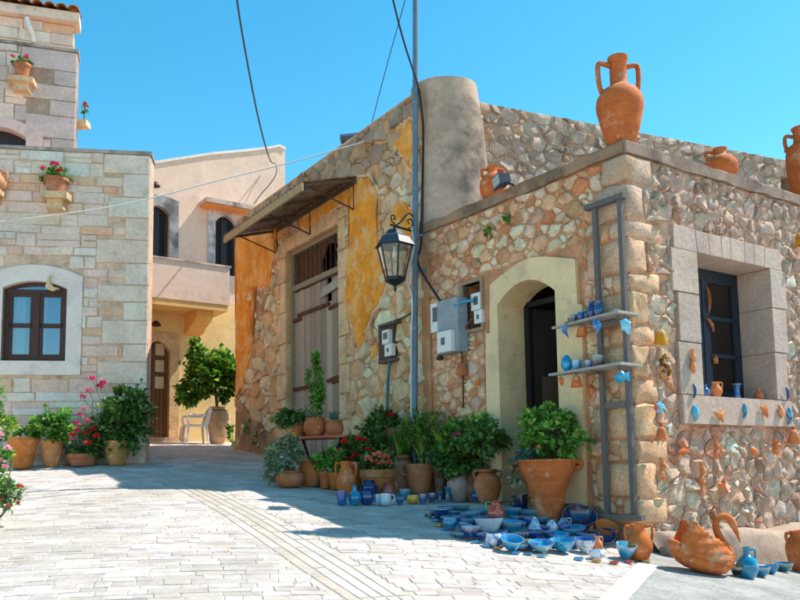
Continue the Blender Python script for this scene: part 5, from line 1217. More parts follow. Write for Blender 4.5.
# --- lemon tree in the big urn by the pink house
potted(216, 447, 25, 37, 'urn', '#c9a580', 'lemon tree in a tall pale clay urn beside the white chair', [('bush', -4, -32, 27, 23, 2300, 6.5, 'lemon', dict(clumps=36)), ('bush', -26, -18, 15, 10, 600, 6.5, 'lemon', dict(clumps=10)), ('bush', -18, -54, 11, 13, 500, 6.5, 'lemon', dict(clumps=8)), ('bush', 14, -24, 11, 15, 500, 6.5, 'lemon', dict(clumps=8))], mat='terrao', P=Vector((atd(217, 446, 19.5).x, 19.5, gz(atd(217, 446, 19.5).x, 19.5) + .01)), stems=[(1.6, [(0, 0, 4), (-1, 1, -10), (-4, 0, -34)]), (.9, [(-1, 0, -12), (-12, 1, -22), (-22, 0, -28)]), (.9, [(-1, 0, -14), (8, -1, -24), (14, 0, -34)])], cat='potted tree', name='potted_tree')
for x, y, n in ((232, 432, 60), (271, 428, 0)):
    if n:
        P = gnd(x, 446); o = empty('wall_weed', P, 0, 'small green weed growing at the foot of the ochre corner', 'plant'); f = MB(); bush(f, Vector((0, 0, .28)), .1, .1, .3, n*2, .09, 'mid', sd_(), clumps=9); f.build('foliage', 'leaf', o); m = MB(); m.col = C('#5a6a38'); m.tube([(0, 0, 0), (.02, 0, .5)], .006, 5); m.build('stem', 'stem', o)
for fr, x, y, rr_, lab in ((FY, 249, 425, 6, 'small ivy sprig clinging to the cement skirt of the ochre house'), (FY, 256, 437, 5, 'lower ivy sprig trailing down the cement skirt'), (FD, 489, 233, 4.5, 'tuft of wild greenery rooted in the wall above the doorway'), (FD, 508, 217, 3.5, 'smaller upper tuft of weeds in the wall under the coping')):
    P = fr.pt(x, y, .05); s = mpp(P); o = empty('wall_plant', P, 0, lab, 'plant'); f = MB(); bush(f, Vector((0, 0, 0)), rr_*s, rr_*s*.5, rr_*1.3*s, 110, 3.6*s, 'mid', sd_(), clumps=8); f.build('foliage', 'leaf', o)
    m = MB(); m.col = C('#5a6a38'); m.tube([(0, 0, rr_*s), Vector((0, 0, -rr_*s)) - fr.n*.04], .006, 5); m.build('stem', 'stem', o)
# --- round the table by the old door
potted(290, 488, 30, 16, 'round', '#b06c46', 'silvery bush spilling over its pot left of the table', [('bush', -2, -15, 20, 16, 1900, 4.2, 'grey', dict(clumps=30)), ('bush', -22, 2, 12, 8, 160, 4, 'grey', dict(clumps=8))], mat='terrao')
potted(311, 487, 27, 26, 'round', '#c0703e', 'large round rusty pot beside the silvery bush', (), (), 'terrao', cat='pot', name='clay_pot')
tp = gnd(322, 487); tp = tp + Vector((tp.x, tp.y, 0)).normalized()*.35; sT = mpp(tp)
L = FY.I @ tp
if -L.y < .5: tp = tp + FY.n*(.5 + L.y)
tp.z = gz(tp.x, tp.y); sT = mpp(tp)
tb = empty('plant_table', tp, RAD(-30), 'low table with orange top and black legs carrying three flower pots', 'table')
tz = atd(322, 437, tp.y).z - tp.z; hw = 42*sT
m = MB(); m.col = C('#c0582a'); bm_ = [(-hw, -.3), (-hw*.6, -.36), (hw*.6, -.36), (hw, -.3), (hw, .22), (-hw, .22)]; m.zprism(bm_, tz - .03, tz); m.build('table_top', 'pwood', tb)
for sx in (-1, 1):
    for sy in (-1, 1):
        m = MB(); m.col = C('#1c1c1e'); m.tube([(sx*hw*.8, sy*.2, tz - .03), (sx*hw*.62, sy*.22, tz*.5), (sx*hw*.78, sy*.24, 0)], .022, 8); m.build('leg', 'iron', tb, None, True)
m = MB(); m.col = C('#1c1c1e'); m.box((-hw*.75, -.02, tz*.42), (hw*.75, .02, tz*.46)); m.build('stretcher', 'iron', tb)
def on_table(px, dy=0):
    a = -2.0
    W = WM[tb.name]; best = min((W @ Vector((x*.02, dy, tz)) for x in range(-60, 60)), key=lambda p: abs(pxy(p)[0] - px)); return best
potted(0, 0, 22, 15, 'round', '#b2683c', 'left pot on the table with a dark spreading plant', [('bush', -2, -6, 18, 9, 800, 5, 'dark', dict(clumps=18)), ('bush', -14, -4, 9, 7, 200, 5, 'lime', dict(clumps=6))], P=on_table(297), mat='terra')
potted(0, 0, 23, 19, 'round', '#b4643a', 'middle pot on the table with a tall slender bush', [('bush', 1, -32, 7, 30, 1300, 4, 'mid', dict(clumps=26)), ('bush', 0, -3, 10, 4, 160, 3.5, 'grey', dict(clumps=6))], P=on_table(315, -.08), mat='terra', stems=[(.7, [(0, 0, 0), (1, 0, -30), (1, 0, -56)])])
potted(0, 0, 19, 16, 'round', '#b06a42', 'right pot on the table with a spiky rosette', [('blades', 0, 60, 15, 12, 1.1, 'blue')], P=on_table(334), mat='terra')
P = on_table(296, -.30); m = MB(); s = mpp(P); m.col = C('#d89020'); m.lathe(prof('bowl', 4.5*s, 4.5*s), 18); single(m, 'bowl', 'glaze', P, 'little yellow dish on the table edge', 'bowl')
P, s = rest_on_ground(283, 480, 8); m = MB(); m.col = C('#c9d2d4'); m.lathe([(0, 0), (6*s, 0), (6.5*s, 2*s), (6.5*s, 22*s), (5*s, 27*s), (3*s, 29*s), (3*s, 33*s), (0.001, 33*s)], 18); single(m, 'canister', 'plastic', P + FY.n*.0, 'pale blue plastic canister under the table end', 'canister')
potted(335, 490, 15, 17, 'pot', '#c87440', 'small pot with upright green leaves under the table', [('bush', 0, -11, 10, 12, 420, 5, 'mid', dict(clumps=12)), ('blades', -8, 16, 36, 8, 1.4, 'mid')], mat='terrao')
potted(325, 489, 14, 17, 'pot', '#b86a3e', 'small shaded pot between the table legs', [('bush', -2, -10, 9, 9, 260, 5, 'mid', dict(clumps=9))], mat='terrao')
potted(353, 490, 27, 27, 'pot', '#c06e3e', 'orange pot of scarlet geraniums right of the table', [('bush', 2, -10, 17, 13, 900, 5.5, 'dark', dict(clumps=22))], [(-8, -20, 3.6, '#e03420'), (8, -23, 3.4, '#dc2c20'), (16, -12, 3.2, '#d82a24'), (-14, -12, 3, '#e23a28'), (4, -7, 3.4, '#e02c1e'), (14, -22, 2.8, '#d42a22'), (-2, -4, 2.8, '#c4243a')], 'terra')
potted(378, 496, 37, 25, 'bowlp', '#b87848', 'broad pot of salmon pink begonias behind the blue jars', [('bush', 0, -8, 16, 9, 800, 5.5, 'dark', dict(clumps=18))], [(-8, -11, 4, '#ee8a70'), (0, -15, 4.2, '#f08c78'), (9, -13, 3.6, '#ee7860'), (5, -7, 3.4, '#f09a84'), (-2, -8, 3.6, '#ea7c66'), (12, -8, 3, '#e66a50')], 'terra')
potted(403, 488, 27, 36, 'jar', '#c88a6c', 'tall pinkish jar holding long arching grass by the rose', [('blades', -3, 70, 46, 22, 1.3, 'grass'), ('bush', -4, -6, 13, 8, 300, 5, 'mid', dict(clumps=10))], mat='terrao')
potted(420, 497, 32, 32, 'bell', '#cc8458', 'two-handled pink clay pot with tall yellowing grass', [('blades', 2, 120, 66, 26, 1.3, 'grass'), ('bush', 14, -18, 16, 16, 700, 4, 'grey', dict(clumps=18)), ('bush', 4, -34, 20, 22, 600, 6, 'grass', dict(clumps=18, w=.2))], hands=(0, math.pi), mat='terrao')
potted(395, 478, 24, 62, 'taper', '#9a6a54', 'tall dark clay planter behind the grasses with a red rose', [('bush', -14, -2, 18, 16, 600, 7, 'dark', dict(clumps=20)), ('bush', -20, 24, 18, 14, 500, 8, 'dark', dict(clumps=14))], [(-7, -14, 3, '#d8202c')], 'terrao', P=back(FY, 398, 24), stems=[(.5, [(0, 0, 0), (-10, 0, -16), (-22, 0, -26)])])
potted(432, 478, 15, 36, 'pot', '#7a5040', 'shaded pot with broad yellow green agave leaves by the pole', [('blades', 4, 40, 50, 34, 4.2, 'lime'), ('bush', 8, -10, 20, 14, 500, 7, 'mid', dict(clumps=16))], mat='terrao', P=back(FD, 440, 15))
potted(459, 501, 24, 30, 'jar', '#b0948a', 'whitewashed clay jar overflowing with leaves and one pink rose', [('bush', 0, -8, 18, 17, 620, 9, 'dark', dict(clumps=18, droop=.5)), ('bush', -4, -32, 20, 12, 360, 8, 'mid', dict(clumps=12))], [(-2, -36, 4.2, '#e87c90')], 'terrao')
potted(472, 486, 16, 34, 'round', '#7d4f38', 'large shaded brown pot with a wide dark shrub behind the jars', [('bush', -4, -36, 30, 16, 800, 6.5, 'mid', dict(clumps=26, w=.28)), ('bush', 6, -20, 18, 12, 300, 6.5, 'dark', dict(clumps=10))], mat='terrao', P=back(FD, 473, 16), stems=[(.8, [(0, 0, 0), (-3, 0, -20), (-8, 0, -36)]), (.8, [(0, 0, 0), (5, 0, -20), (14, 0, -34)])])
potted(488, 499, 28, 34, 'jar', '#bc7044', 'brown two-handled jar with a small leafy tree by the doorway', [('bush', 0, -30, 18, 15, 560, 7, 'dark', dict(clumps=18))], hands=(0, math.pi), mat='terrao', stems=[(.7, [(-1, 0, 0), (-2, 0, -14), (-4, 0, -28)]), (.6, [(1, 0, 0), (2, 0, -14), (6, 0, -28)])], cat='potted tree')
# --- the big stepped pot before the doorway
P = FD.P(FD.hit(545, 480, .45)[0], 0, .42); P.z = gz(P.x, P.y) + .01
s = mpp(P); zt_ = None
potted(0, 0, 62, 61, 'big', '#c26a36', 'huge stepped terracotta pot with a jade bush before the doorway', [('bush', 6, -27, 33, 24, 1700, 6.5, 'mid', dict(clumps=40, w=.45)), ('bush', -4, -46, 18, 12, 600, 6, 'mid', dict(clumps=12, w=.45)), ('bush', -18, -5, 13, 8, 500, 4.5, 'blue', dict(clumps=12)), ('bush', -32, 12, 8, 14, 320, 4, 'grey', dict(clumps=10))], [(-14, -14, 2, '#e08a40')], 'terra', (math.pi, 0), P, stems=[(1.1, [(4, 0, 2), (2, 2, -14), (-6, 0, -34)]), (1.1, [(8, 0, 2), (12, 1, -12), (14, 0, -32)]), (.9, [(12, 0, 2), (22, 0, -12), (30, 0, -22)])])
# --- pots on the wall brackets of the pale house
for fr, x, y, w, h, lab, pl, fl in ((FL, 56, 194, 24, 15, 'clay pot of pink flowers on the lower wall bracket', [('bush', 0, -4, 15, 7, 420, 4.5, 'mid', dict(clumps=14))], [(4, -10, 3.6, '#d8306c'), (8, -4, 3, '#c83058'), (-9, -8, 2.6, '#e0508a')]),
                                (FU, 22, 79, 17, 15, 'banded clay pot on the bracket of the upper storey', [('bush', 0, -3, 9, 4, 220, 4, 'mid', dict(clumps=10))], [(7, -4, 2.6, '#d84a5c'), (-6, -5, 2.2, '#e06a78')])):
    u, v = fr.hit(x, y, .16); P = fr.P(u, fr.rect(x - 12, y, x + 12, y + 16, .16)[3] + .004, .17)
    potted(0, 0, w, h, 'pot', '#b87452', lab, pl, fl, 'terrao', P=P)
u, v = FL.hit(-2, 191, .17); P = FL.P(u, FL.rect(-9, 191, 4, 203, .16)[3] + .004, .16); s = mpp(P)
m = MB(); m.col = C('#c98a58'); m.lathe(prof('jug', 8*s, 20*s), 20); o = empty('clay_jug', P, 0, 'clay jug on a wall bracket at the very left edge', 'jug'); m.build('body', 'terra', o, None, True, 40); m = MB(); m.col = C('#c98a58'); handle(m, 8*s, 20*s, *HAND['jug'], 0, .02); m.build('handle', 'terra', o, None, True)
P = FU.P(.1, FU.hit(80, 100)[1], -.35); s = mpp(P)
o = empty('bracket_flowers', P, 0, 'sprig of pink flowers jutting from the side of the upper storey', 'plant'); f = MB(); bush(f, Vector((.03, 0, .0)), .07, .07, .10, 60, .06, 'mid', sd_(), clumps=7); f.build('foliage', 'leaf', o)
m = MB(); m.col = C('#d6c8a8'); m.box((-.25, -.12, -.42), (.12, .12, -.30)); m.build('stone_bracket', 'stone', o); m = MB(); m.col = C('#5a6a38'); m.tube([(.02, 0, -.3), (.05, 0, .1)], .012, 6); m.build('stem', 'stem', o)
for q in ((.06, -.05, .07), (.1, -.04, .0)): bloom(P + Vector(q), .045, '#d8507a', o, sd_())
# ================================================================== POTTERY
CYAN, TEAL, BLUE, NAVY, WHITE, YEL, TER = '#178fbc', '#0f7ea2', '#165a9c', '#0f3868', '#dfe4e8', '#dca01c', '#c46a34'
def vessel(name, cat, label, P, w, h, kind, col, mat='glaze', hands=(), inside=None, tilt=0, taz=0, group=None, hcol=None):
    """lathe vessel of w x h photo pixels standing at P; optional handles; inside = colour of the inner glaze"""
    s = mpp(P); R, H = w*s/2, h*s; pr = prof(kind, R, H); m = MB(); m.col = jit(C(col), .06)
    im = max(range(len(pr)), key=lambda i: (pr[i][1], pr[i][0])); cols_ = [C(col) if i <= im else C(inside or col) for i in range(len(pr))]
    if mat == 'glaze' and kind in ('bowl', 'dish', 'cup', 'roundcup', 'jug', 'vase'):      # glaze thins over the rim and pools at the foot
        cols_[im] = mix(cols_[im], (.75, .72, .62), .45); cols_[2] = mix(cols_[2], (.35, .2, .1), .5); cols_[1] = mix(cols_[1], (.45, .26, .14), .7)
    m.lathe(pr, 26, wob=.01, cols=cols_)
    T = Matrix.Rotation(taz, 4, 'Z') @ Matrix.Rotation(tilt, 4, 'X') @ Matrix.Rotation(-taz, 4, 'Z') if tilt else Matrix()
    W = TR(P) @ T
    if tilt: W = Matrix.Translation((0, 0, abs(math.sin(tilt))*R*.45)) @ W
    if not hands: return tag(m.build(name, mat, None, W, True, 40), label, cat, group)
    o = empty(name, P, 0, label, cat, group); o.matrix_basis = W; WM[o.name] = W; m.build('body', mat, o, None, True, 40)
    for a in hands:
        m = MB(); m.col = C(hcol or col); handle(m, R, H, *HAND[kind], a, max(.006, R*.11)); m.build('handle', mat, o, None, True)
    return o
def gv(px, py, w, h, kind, col, name, cat, label, lift=0, **k):
    P, s = rest_on_ground(px, py, w*.6); P.z += lift; return vessel(name, cat, label, P, w*1.08, h*1.08, kind, col, **k)
# --- on the wall tops
def topP(fr, px, off): u = fr.hit(px, 150, off)[0]; return fr.P(u, VTOP + .005, off)
P = Vector(FD.P(-.16, VTOP + .005, -.16)); 
vessel('amphora', 'amphora', 'tall two-handled terracotta amphora on the corner of the workshop roof', P, 47, 95, 'amph', '#bf6430', 'terra', (0.15, math.pi + .15))
P = FD.P(FD.hit(493, 190, -.15)[0], VTOP + .005, -.15)
vessel('clay_jar', 'jar', 'squat two-handled orange jar on the coping by the rounded buttress', P, 27, 35, 'squat', '#c8682e', 'terra', (0.1, math.pi + .1))
P = FR.P(FR.hit(721, 170, -.22)[0], VTOP + .005, -.22)
vessel('clay_jug', 'jug', 'squat one-handled terracotta jug on the right parapet', P, 33, 34, 'squat', '#c0642e', 'terra', (math.pi - .2,))
P = FR.P(FR.hit(806, 185, -.2)[0], VTOP + .005, -.2)
vessel('tall_jar', 'jar', 'tall terracotta jar on the parapet at the right edge', P, 34, 82, 'tall', '#bd5f2c', 'terra', (math.pi - .3, -.3))
# --- row of glazed ware along the flower pots
ROW = [
 (342, 505, 9, 13, 'cup', BLUE, 'mug', 'mug', 'blue and white mug at the left end of the glazed row', 'pglaze', (), WHITE),
 (346, 496, 18, 32, 'jug', TER, 'clay_jug', 'jug', 'two-handled terracotta jug behind the left blue mug', 'terra', (0, math.pi), None),
 (355, 505, 13, 18, 'bottle', TEAL, 'bottle_vase', 'vase', 'turquoise bottle vase second in the glazed row', 'glaze', (), None),
 (367, 505, 15, 13, 'roundcup', NAVY, 'mug', 'mug', 'fat navy and pale blue mug in the glazed row', 'pglaze', (math.pi,), None),
 (369, 497, 17, 15, 'jar', NAVY, 'jar', 'jar', 'dark navy jar standing behind the fat mug', 'glaze', (), None),
 (377.5, 505, 6, 10, 'cup', '#6aa8cc', 'cup', 'cup', 'narrow pale blue cup beside the white mug', 'glaze', (), None),
 (385.5, 505.5, 11, 11, 'cup', '#c3d6e4', 'mug', 'mug', 'white mug with its handle to the right', 'glaze', (0,), None),
 (389, 498, 14, 14, 'jug', '#b4562a', 'jug', 'jug', 'rust and dark blue jug behind the white mug', 'pglaze', (0,), None),
 (400, 505, 8, 7, 'bowl', BLUE, 'bowl', 'bowl', 'tiny footed blue bowl right of the white mug', 'glaze', (), None),
 (405, 499, 11, 9, 'cup', TEAL, 'cup', 'cup', 'turquoise cup behind the yellow bowl', 'glaze', (), None),
 (413, 504, 12, 8, 'roundcup', YEL, 'bowl', 'bowl', 'round yellow bowl in the glazed row', 'glaze', (), None),
 (423, 504, 7, 9, 'cup', BLUE, 'cup', 'cup', 'blue cup just right of the yellow bowl', 'glaze', (), None),
 (432, 503, 7, 9, 'cup', NAVY, 'cup', 'cup', 'dark blue cup before the whitewashed jar, left of the vases', 'glaze', (), None),
 (440, 503, 6, 10, 'vase', BLUE, 'vase', 'vase', 'small blue flared vase in the glazed row', 'glaze', (), None),
 (448, 502, 7, 13, 'vase', TEAL, 'vase', 'vase', 'taller turquoise flared vase at the row end', 'glaze', (), None),
 (477, 501, 12, 15, 'jug', '#1d4c86', 'jug', 'jug', 'dark blue glazed jug between the two clay jars', 'glaze', (0,), None),
]
for px, py, w, h, kind, col, nm, cat, lab, mat, hs_, ins in ROW: gv(px, py, w, h, kind, col, nm, cat, lab, mat=mat, hands=hs_, inside=ins)
# --- spread of bowls and dishes in front of the doorway
G = [
 (441, 519, 15, 9, 'bowl', NAVY, 'bowl', 'bowl', 'blue and white patterned bowl at the far left of the spread', 'pglaze', (), WHITE, 0),
 (457, 511, 26, 4, 'dish', TEAL, 'platter', 'plate', 'long turquoise platter at the back left of the spread', 'glaze', (), None, 0),
 (446, 513, 16, 6, 'dish', BLUE, 'plate', 'plate', 'blue plate behind the patterned bowl', 'glaze', (), None, 0),
 (470, 518, 21, 6, 'dish', CYAN, 'dish', 'dish', 'cyan dish behind the big white bowl', 'glaze', (), None, 0),
 (450, 529, 14, 11, 'roundcup', TEAL, 'pot', 'pot', 'round teal pot at the left front of the spread', 'glaze', (), None, 0),
 (469, 528, 17, 9, 'bowl', TEAL, 'bowl', 'bowl', 'teal bowl between the round pot and the big white bowl', 'glaze', (), None, 0),
 (471, 539, 19, 12, 'bowl', NAVY, 'bowl', 'bowl', 'navy bowl with a pale inside at the front left', 'glaze', (), '#9fb4d8', 0),
 (489, 533, 28, 14, 'bowl', '#cfd4de', 'bowl', 'bowl', 'large white bowl glazed navy inside', 'glaze', (), NAVY, 0),
 (494, 546, 16, 12, 'roundcup', '#d3dae4', 'pot', 'pot', 'small white pot with a blue splashed rim', 'pglaze', (), NAVY, 0),
 (511, 551, 22, 11, 'bowl', CYAN, 'bowl', 'bowl', 'bright cyan bowl tipped towards the street', 'glaze', (), CYAN, .35),
 (496, 521, 17, 19, 'jug', '#cc4418', 'pitcher', 'pitcher', 'orange red pitcher with a green handle among the bowls', 'dglaze', (math.pi,), None, 0),
 (512, 534, 20, 12, 'bowl', TEAL, 'bowl', 'bowl', 'deep cyan bowl right of the big white bowl', 'glaze', (), CYAN, .1),
 (521, 541, 17, 9, 'bowl', NAVY, 'bowl', 'bowl', 'navy bowl behind the yellow cup', 'glaze', (), BLUE, 0),
 (484, 514, 14, 5, 'dish', CYAN, 'dish', 'dish', 'small cyan dish left of the orange pitcher', 'glaze', (), None, 0),
 (521, 510, 13, 14, 'cup', '#1d2a40', 'mug', 'mug', 'black and blue mug left of the huge stepped pot', 'pglaze', (math.pi,), None, 0),
 (512, 516, 18, 8, 'bowl', TEAL, 'bowl', 'bowl', 'turquoise bowl right of the orange pitcher', 'glaze', (), None, 0),
 (530, 517, 28, 7, 'dish', CYAN, 'platter', 'plate', 'broad cyan platter at the foot of the stepped pot', 'glaze', (), None, 0),
 (524, 522, 20, 6, 'bowl', NAVY, 'bowl', 'bowl', 'shallow navy bowl in front of the broad cyan platter', 'glaze', (), '#6a3a34', 0),
 (562, 507, 7, 15, 'vase', TEAL, 'vase', 'vase', 'narrow turquoise vase against the door jamb', 'glaze', (), None, 0),
 (579, 524, 32, 13, 'bowl', '#5a2a22', 'bowl', 'bowl', 'huge bowl, navy inside and rust outside, tipped by the jamb', 'glaze', (), '#132a52', .6),
 (604, 532, 22, 14, 'bowl', TER, 'bowl', 'bowl', 'terracotta bowl tipped over beneath the ladder rack', 'terra', (), '#d07a40', .5),
 (606, 544, 20, 7, 'dish', NAVY, 'plate', 'plate', 'navy plate leaning below the tipped terracotta bowl', 'glaze', (), None, .7),
 (591, 537, 13, 9, 'bowl', '#a4482c', 'bowl', 'bowl', 'rust red bowl beside the leaning navy plate', 'glaze', (), None, .25),
 (535, 529, 16, 12, 'cone', '#cdd6e2', 'lidded_dish', 'dish', 'cone-lidded white and blue dish on a dark base', 'pglaze', (), None, 0),
 (535, 534, 17, 4, 'dish', YEL, 'dish', 'dish', 'flat yellow edged dish under the cone lid', 'glaze', (), NAVY, 0),
 (533, 540, 20, 7, 'bowl', NAVY, 'bowl', 'bowl', 'dark blue dish in front of the yellow edged dish', 'pglaze', (), '#5a78b4', 0),
 (552, 532, 11, 12, 'egg', '#d2d9e4', 'ornament', 'ornament', 'white and blue pear shaped ornament in the middle of the spread', 'pglaze', (), None, 0),
 (564, 528, 13, 10, 'jug', '#c6d0e2', 'jug', 'jug', 'small white jug painted blue near the huge tipped bowl', 'pglaze', (0,), None, 0),
 (558, 541, 21, 7, 'dish', CYAN, 'dish', 'dish', 'cyan dish in the middle front of the spread', 'glaze', (), None, .15),
 (574, 536, 23, 8, 'bowl', CYAN, 'bowl', 'bowl', 'wide cyan bowl below the huge tipped bowl', 'glaze', (), None, .15),
 (556, 522, 13, 8, 'bowl', '#8a3420', 'bowl', 'bowl', 'dark red bowl right of the stepped pot foot', 'glaze', (), '#c07028', .1),
 (545, 519, 15, 8, 'bowl', '#1a2440', 'bowl', 'bowl', 'blackish blue bowl hugging the stepped pot', 'glaze', (), None, 0),
 (526, 548, 10, 9, 'cup', YEL, 'cup', 'cup', 'small yellow cup at the front of the spread', 'glaze', (), '#b87c14', 0),
 (541, 552, 24, 8, 'bowl', '#8fb8c8', 'dish', 'dish', 'white and blue speckled dish with dark outside', 'dglaze', (), CYAN, .2),
 (563, 552, 24, 11, 'bowl', CYAN, 'bowl', 'bowl', 'cyan bowl with a dotted white rim at the front', 'dglaze', (), CYAN, .12),
 (544, 545, 17, 6, 'dish', '#2c4c9a', 'dish', 'dish', 'blue patterned dish between the yellow cup and the cyan dish', 'pglaze', (), None, 0),
 (585, 552, 20, 12, 'bowl', '#d6dde6', 'bowl', 'bowl', 'white bowl with cobalt inside at the right front', 'pglaze', (), '#1d50a0', .12),
 (597, 559, 15, 9, 'roundcup', '#d9dfe6', 'pot', 'pot', 'little white pot with blue splashes, lowest of the spread', 'pglaze', (), None, 0),
 (598, 551, 9, 14, 'jug', '#d27a44', 'figurine', 'ornament', 'small orange clay pitcher behind the little white pot', 'terra', (0,), None, 0),
 (625, 559, 19, 13, 'bowl', CYAN, 'bowl', 'bowl', 'pale cyan bowl beside the two-handled jug', 'glaze', (), '#6fc4d8', .3),
 (640, 560, 24, 33, 'jug', '#c26a30', 'clay_jug', 'jug', 'two-handled terracotta jug at the foot of the corner', 'terra', (0, math.pi), None, 0),
 (500, 526, 12, 5, 'dish', NAVY, 'dish', 'dish', 'small navy dish under the orange pitcher', 'glaze', (), None, 0),
 (582, 545, 15, 5, 'dish', TEAL, 'dish', 'dish', 'teal saucer behind the white cobalt bowl', 'glaze', (), None, 0),
 (748, 578, 20, 28, 'bottle', TEAL, 'jug', 'jug', 'teal bottle jug with a handle beside the swan', 'glaze', (.1,), None, 0),
 (736, 576, 12, 9, 'bowl', '#1c1a1a', 'bowl', 'bowl', 'black and yellow bowl under the swan breast', 'glaze', (), YEL, .2),
 (762, 577, 16, 9, 'bowl', TEAL, 'bowl', 'bowl', 'teal bowl just right of the bottle jug', 'glaze', (), CYAN, 0),
 (772, 574, 13, 8, 'bowl', TEAL, 'bowl', 'bowl', 'speckled teal bowl second right of the bottle jug', 'dglaze', (), CYAN, 0),
 (784, 572, 18, 8, 'bowl', '#0f6a70', 'bowl', 'bowl', 'dark teal dish before the ledge near the right edge', 'glaze', (), TEAL, 0),
 (802, 573, 26, 38, 'jar', '#bd6432', 'clay_jar', 'jar', 'terracotta jar standing on the asphalt at the right edge', 'terra', (math.pi,), None, 0),
]
for i, (px, py, w, h, kind, col, nm, cat, lab, mat, hs_, ins, tl) in enumerate(G):
    gv(px, py, w, h, kind, col, nm, cat, lab, mat=mat, hands=hs_, inside=ins, tilt=tl, taz=.3*math.sin(i*2.3), hcol=('#5f8a34' if nm == 'pitcher' else None))
# smaller ware packed between, alike enough that nothing tells the pieces apart
for i, (px, py) in enumerate(((447, 522), (458, 523), (464, 532), (478, 522), (482, 540), (503, 540), (505, 528), (519, 528), (528, 526), (546, 531), (549, 538), (566, 533), (569, 542), (581, 539), (553, 549), (575, 547), (532, 550), (500, 547))):
    gv(px, py, 13 + (i*5) % 5, 6 + i % 3, 'bowl', '#0f4c98', 'bowl', 'bowl', 'small plain cobalt bowl packed among the larger dishes', group='small cobalt bowls in the spread', tilt=.12*(i % 3), taz=i)
for i, (px, py) in enumerate(((436, 514), (452, 516), (463, 519), (476, 531), (460, 537), (481, 526), (508, 524), (516, 521), (540, 523), (550, 524), (570, 528), (588, 541), (592, 546), (561, 545), (520, 550), (506, 545))):
    gv(px, py, 14 + (i*3) % 5, 4 + i % 2, 'dish', '#0f7ca8', 'saucer', 'saucer', 'flat teal saucer tucked between the bowls', group='teal saucers in the spread', tilt=.1*(i % 3), taz=i*2)
# small flat glazed tiles laid on the paving
for px, py, col, lab in ((429, 517, '#25324a', 'slate blue tile at the left tip of the spread'), (434, 519, '#2f4668', 'second dark tile beside the left tip'), (436.5, 522, TEAL, 'small teal tile below the dark tiles'), (439.5, 527, '#c98a2c', 'amber tile left of the round teal pot'),
                         (446, 531, '#2a78a0', 'blue tile below the round teal pot'), (454, 536, TEAL, 'teal tile left of the navy bowl'), (476, 544, CYAN, 'cyan tile in front of the navy bowl'), (487, 548, CYAN, 'cyan tile in front of the small white pot'), (498, 550, '#b07a2c', 'amber and navy tile left of the tipped cyan bowl'),
                         (515, 555, CYAN, 'pale cyan tile at the edge of the shade'), (528, 556, TEAL, 'teal tile before the yellow cup'), (542, 558, '#58a8bc', 'grey cyan tile before the speckled dish'), (579, 561, CYAN, 'cyan tile before the white cobalt bowl'), (596, 563, '#c48a20', 'yellow and navy tile below the little white pot'), (614, 565, '#b43a24', 'red and yellow tile near the white line'), (629, 564, '#b0304a', 'crimson tile below the pale cyan bowl'), (646, 563, '#c0a070', 'tan tile at the foot of the jug')):
    P = gnd(px, py); s = mpp(P); m = MB(); m.col = C(col); w, d = 5*s, 9*s; r = random.Random(int(px)); a0 = r.uniform(-.5, .5)
    pts = [(w*math.cos(t*math.pi/4 + .3)*r.uniform(.8, 1.05), d*.5*math.sin(t*math.pi/4 + .3)*r.uniform(.8, 1.05)) for t in range(8)]
    m.zprism(pts, -.008, .014); single(m, 'tile', 'glaze', (P.x, P.y, gz(P.x, P.y) + .02), lab, 'tile', None, False, None, a0)
# --- terracotta swan
P = gnd(704, 576); h = Vector((P.x, P.y, 0)).normalized(); P = P + h*.12; P.z = gz(P.x, P.y) + .008; s = mpp(P)
dirx = Vector((.985, .17, 0)); dirx.z = gz(P.x + .35, P.y + .06) - gz(P.x - .35, P.y - .06); dirx.z /= .7; dirx.normalize(); a_ = math.atan2(dirx.y, dirx.x); pitch_ = math.asin(dirx.z)
SW = TR(P, a_) @ Matrix.Rotation(-pitch_, 4, 'Y')
sw = empty('swan_planter', P, 0, 'large terracotta swan with raised wings in front of the window wall', 'sculpture'); sw.matrix_basis = SW; WM[sw.name] = SW
def sx(X): return (X - 418)/4*s
def sz(Y): return (392 - Y)/4*s
SC_ = C('#c0662e')
# body: lofted sections from tail to breast (zoom coordinates of the photograph)
sec = [(258, 300, 275, 4), (275, 318, 272, 14), (305, 360, 285, 24), (345, 378, 292, 32), (390, 388, 296, 36), (430, 392, 292, 37), (470, 392, 285, 34), (500, 385, 280, 27), (522, 365, 290, 18), (533, 335, 305, 8)]
m = MB(); m.col = SC_; n = 20; vs_ = []
for X, yb, yt, hw_ in sec:
    zb_, zt2 = sz(yb), sz(yt); zc = (zb_ + zt2)/2; hz = (zt2 - zb_)/2
    for k in range(n):
        a = 2*math.pi*k/n; ca, sa = math.cos(a), math.sin(a); e_ = .75
        vs_.append((sx(X), hw_*s*.45*math.copysign(abs(ca)**e_, ca), zc + hz*math.copysign(abs(sa)**.85, sa)))
m.add(vs_, [(i*n+k, i*n+(k+1)%n, (i+1)*n+(k+1)%n, (i+1)*n+k) for i in range(len(sec)-1) for k in range(n)] + [tuple(range(n)), tuple(range(len(sec)*n - 1, len(sec)*n - n - 1, -1))]); m.build('body', 'terra', sw, None, True, 60)
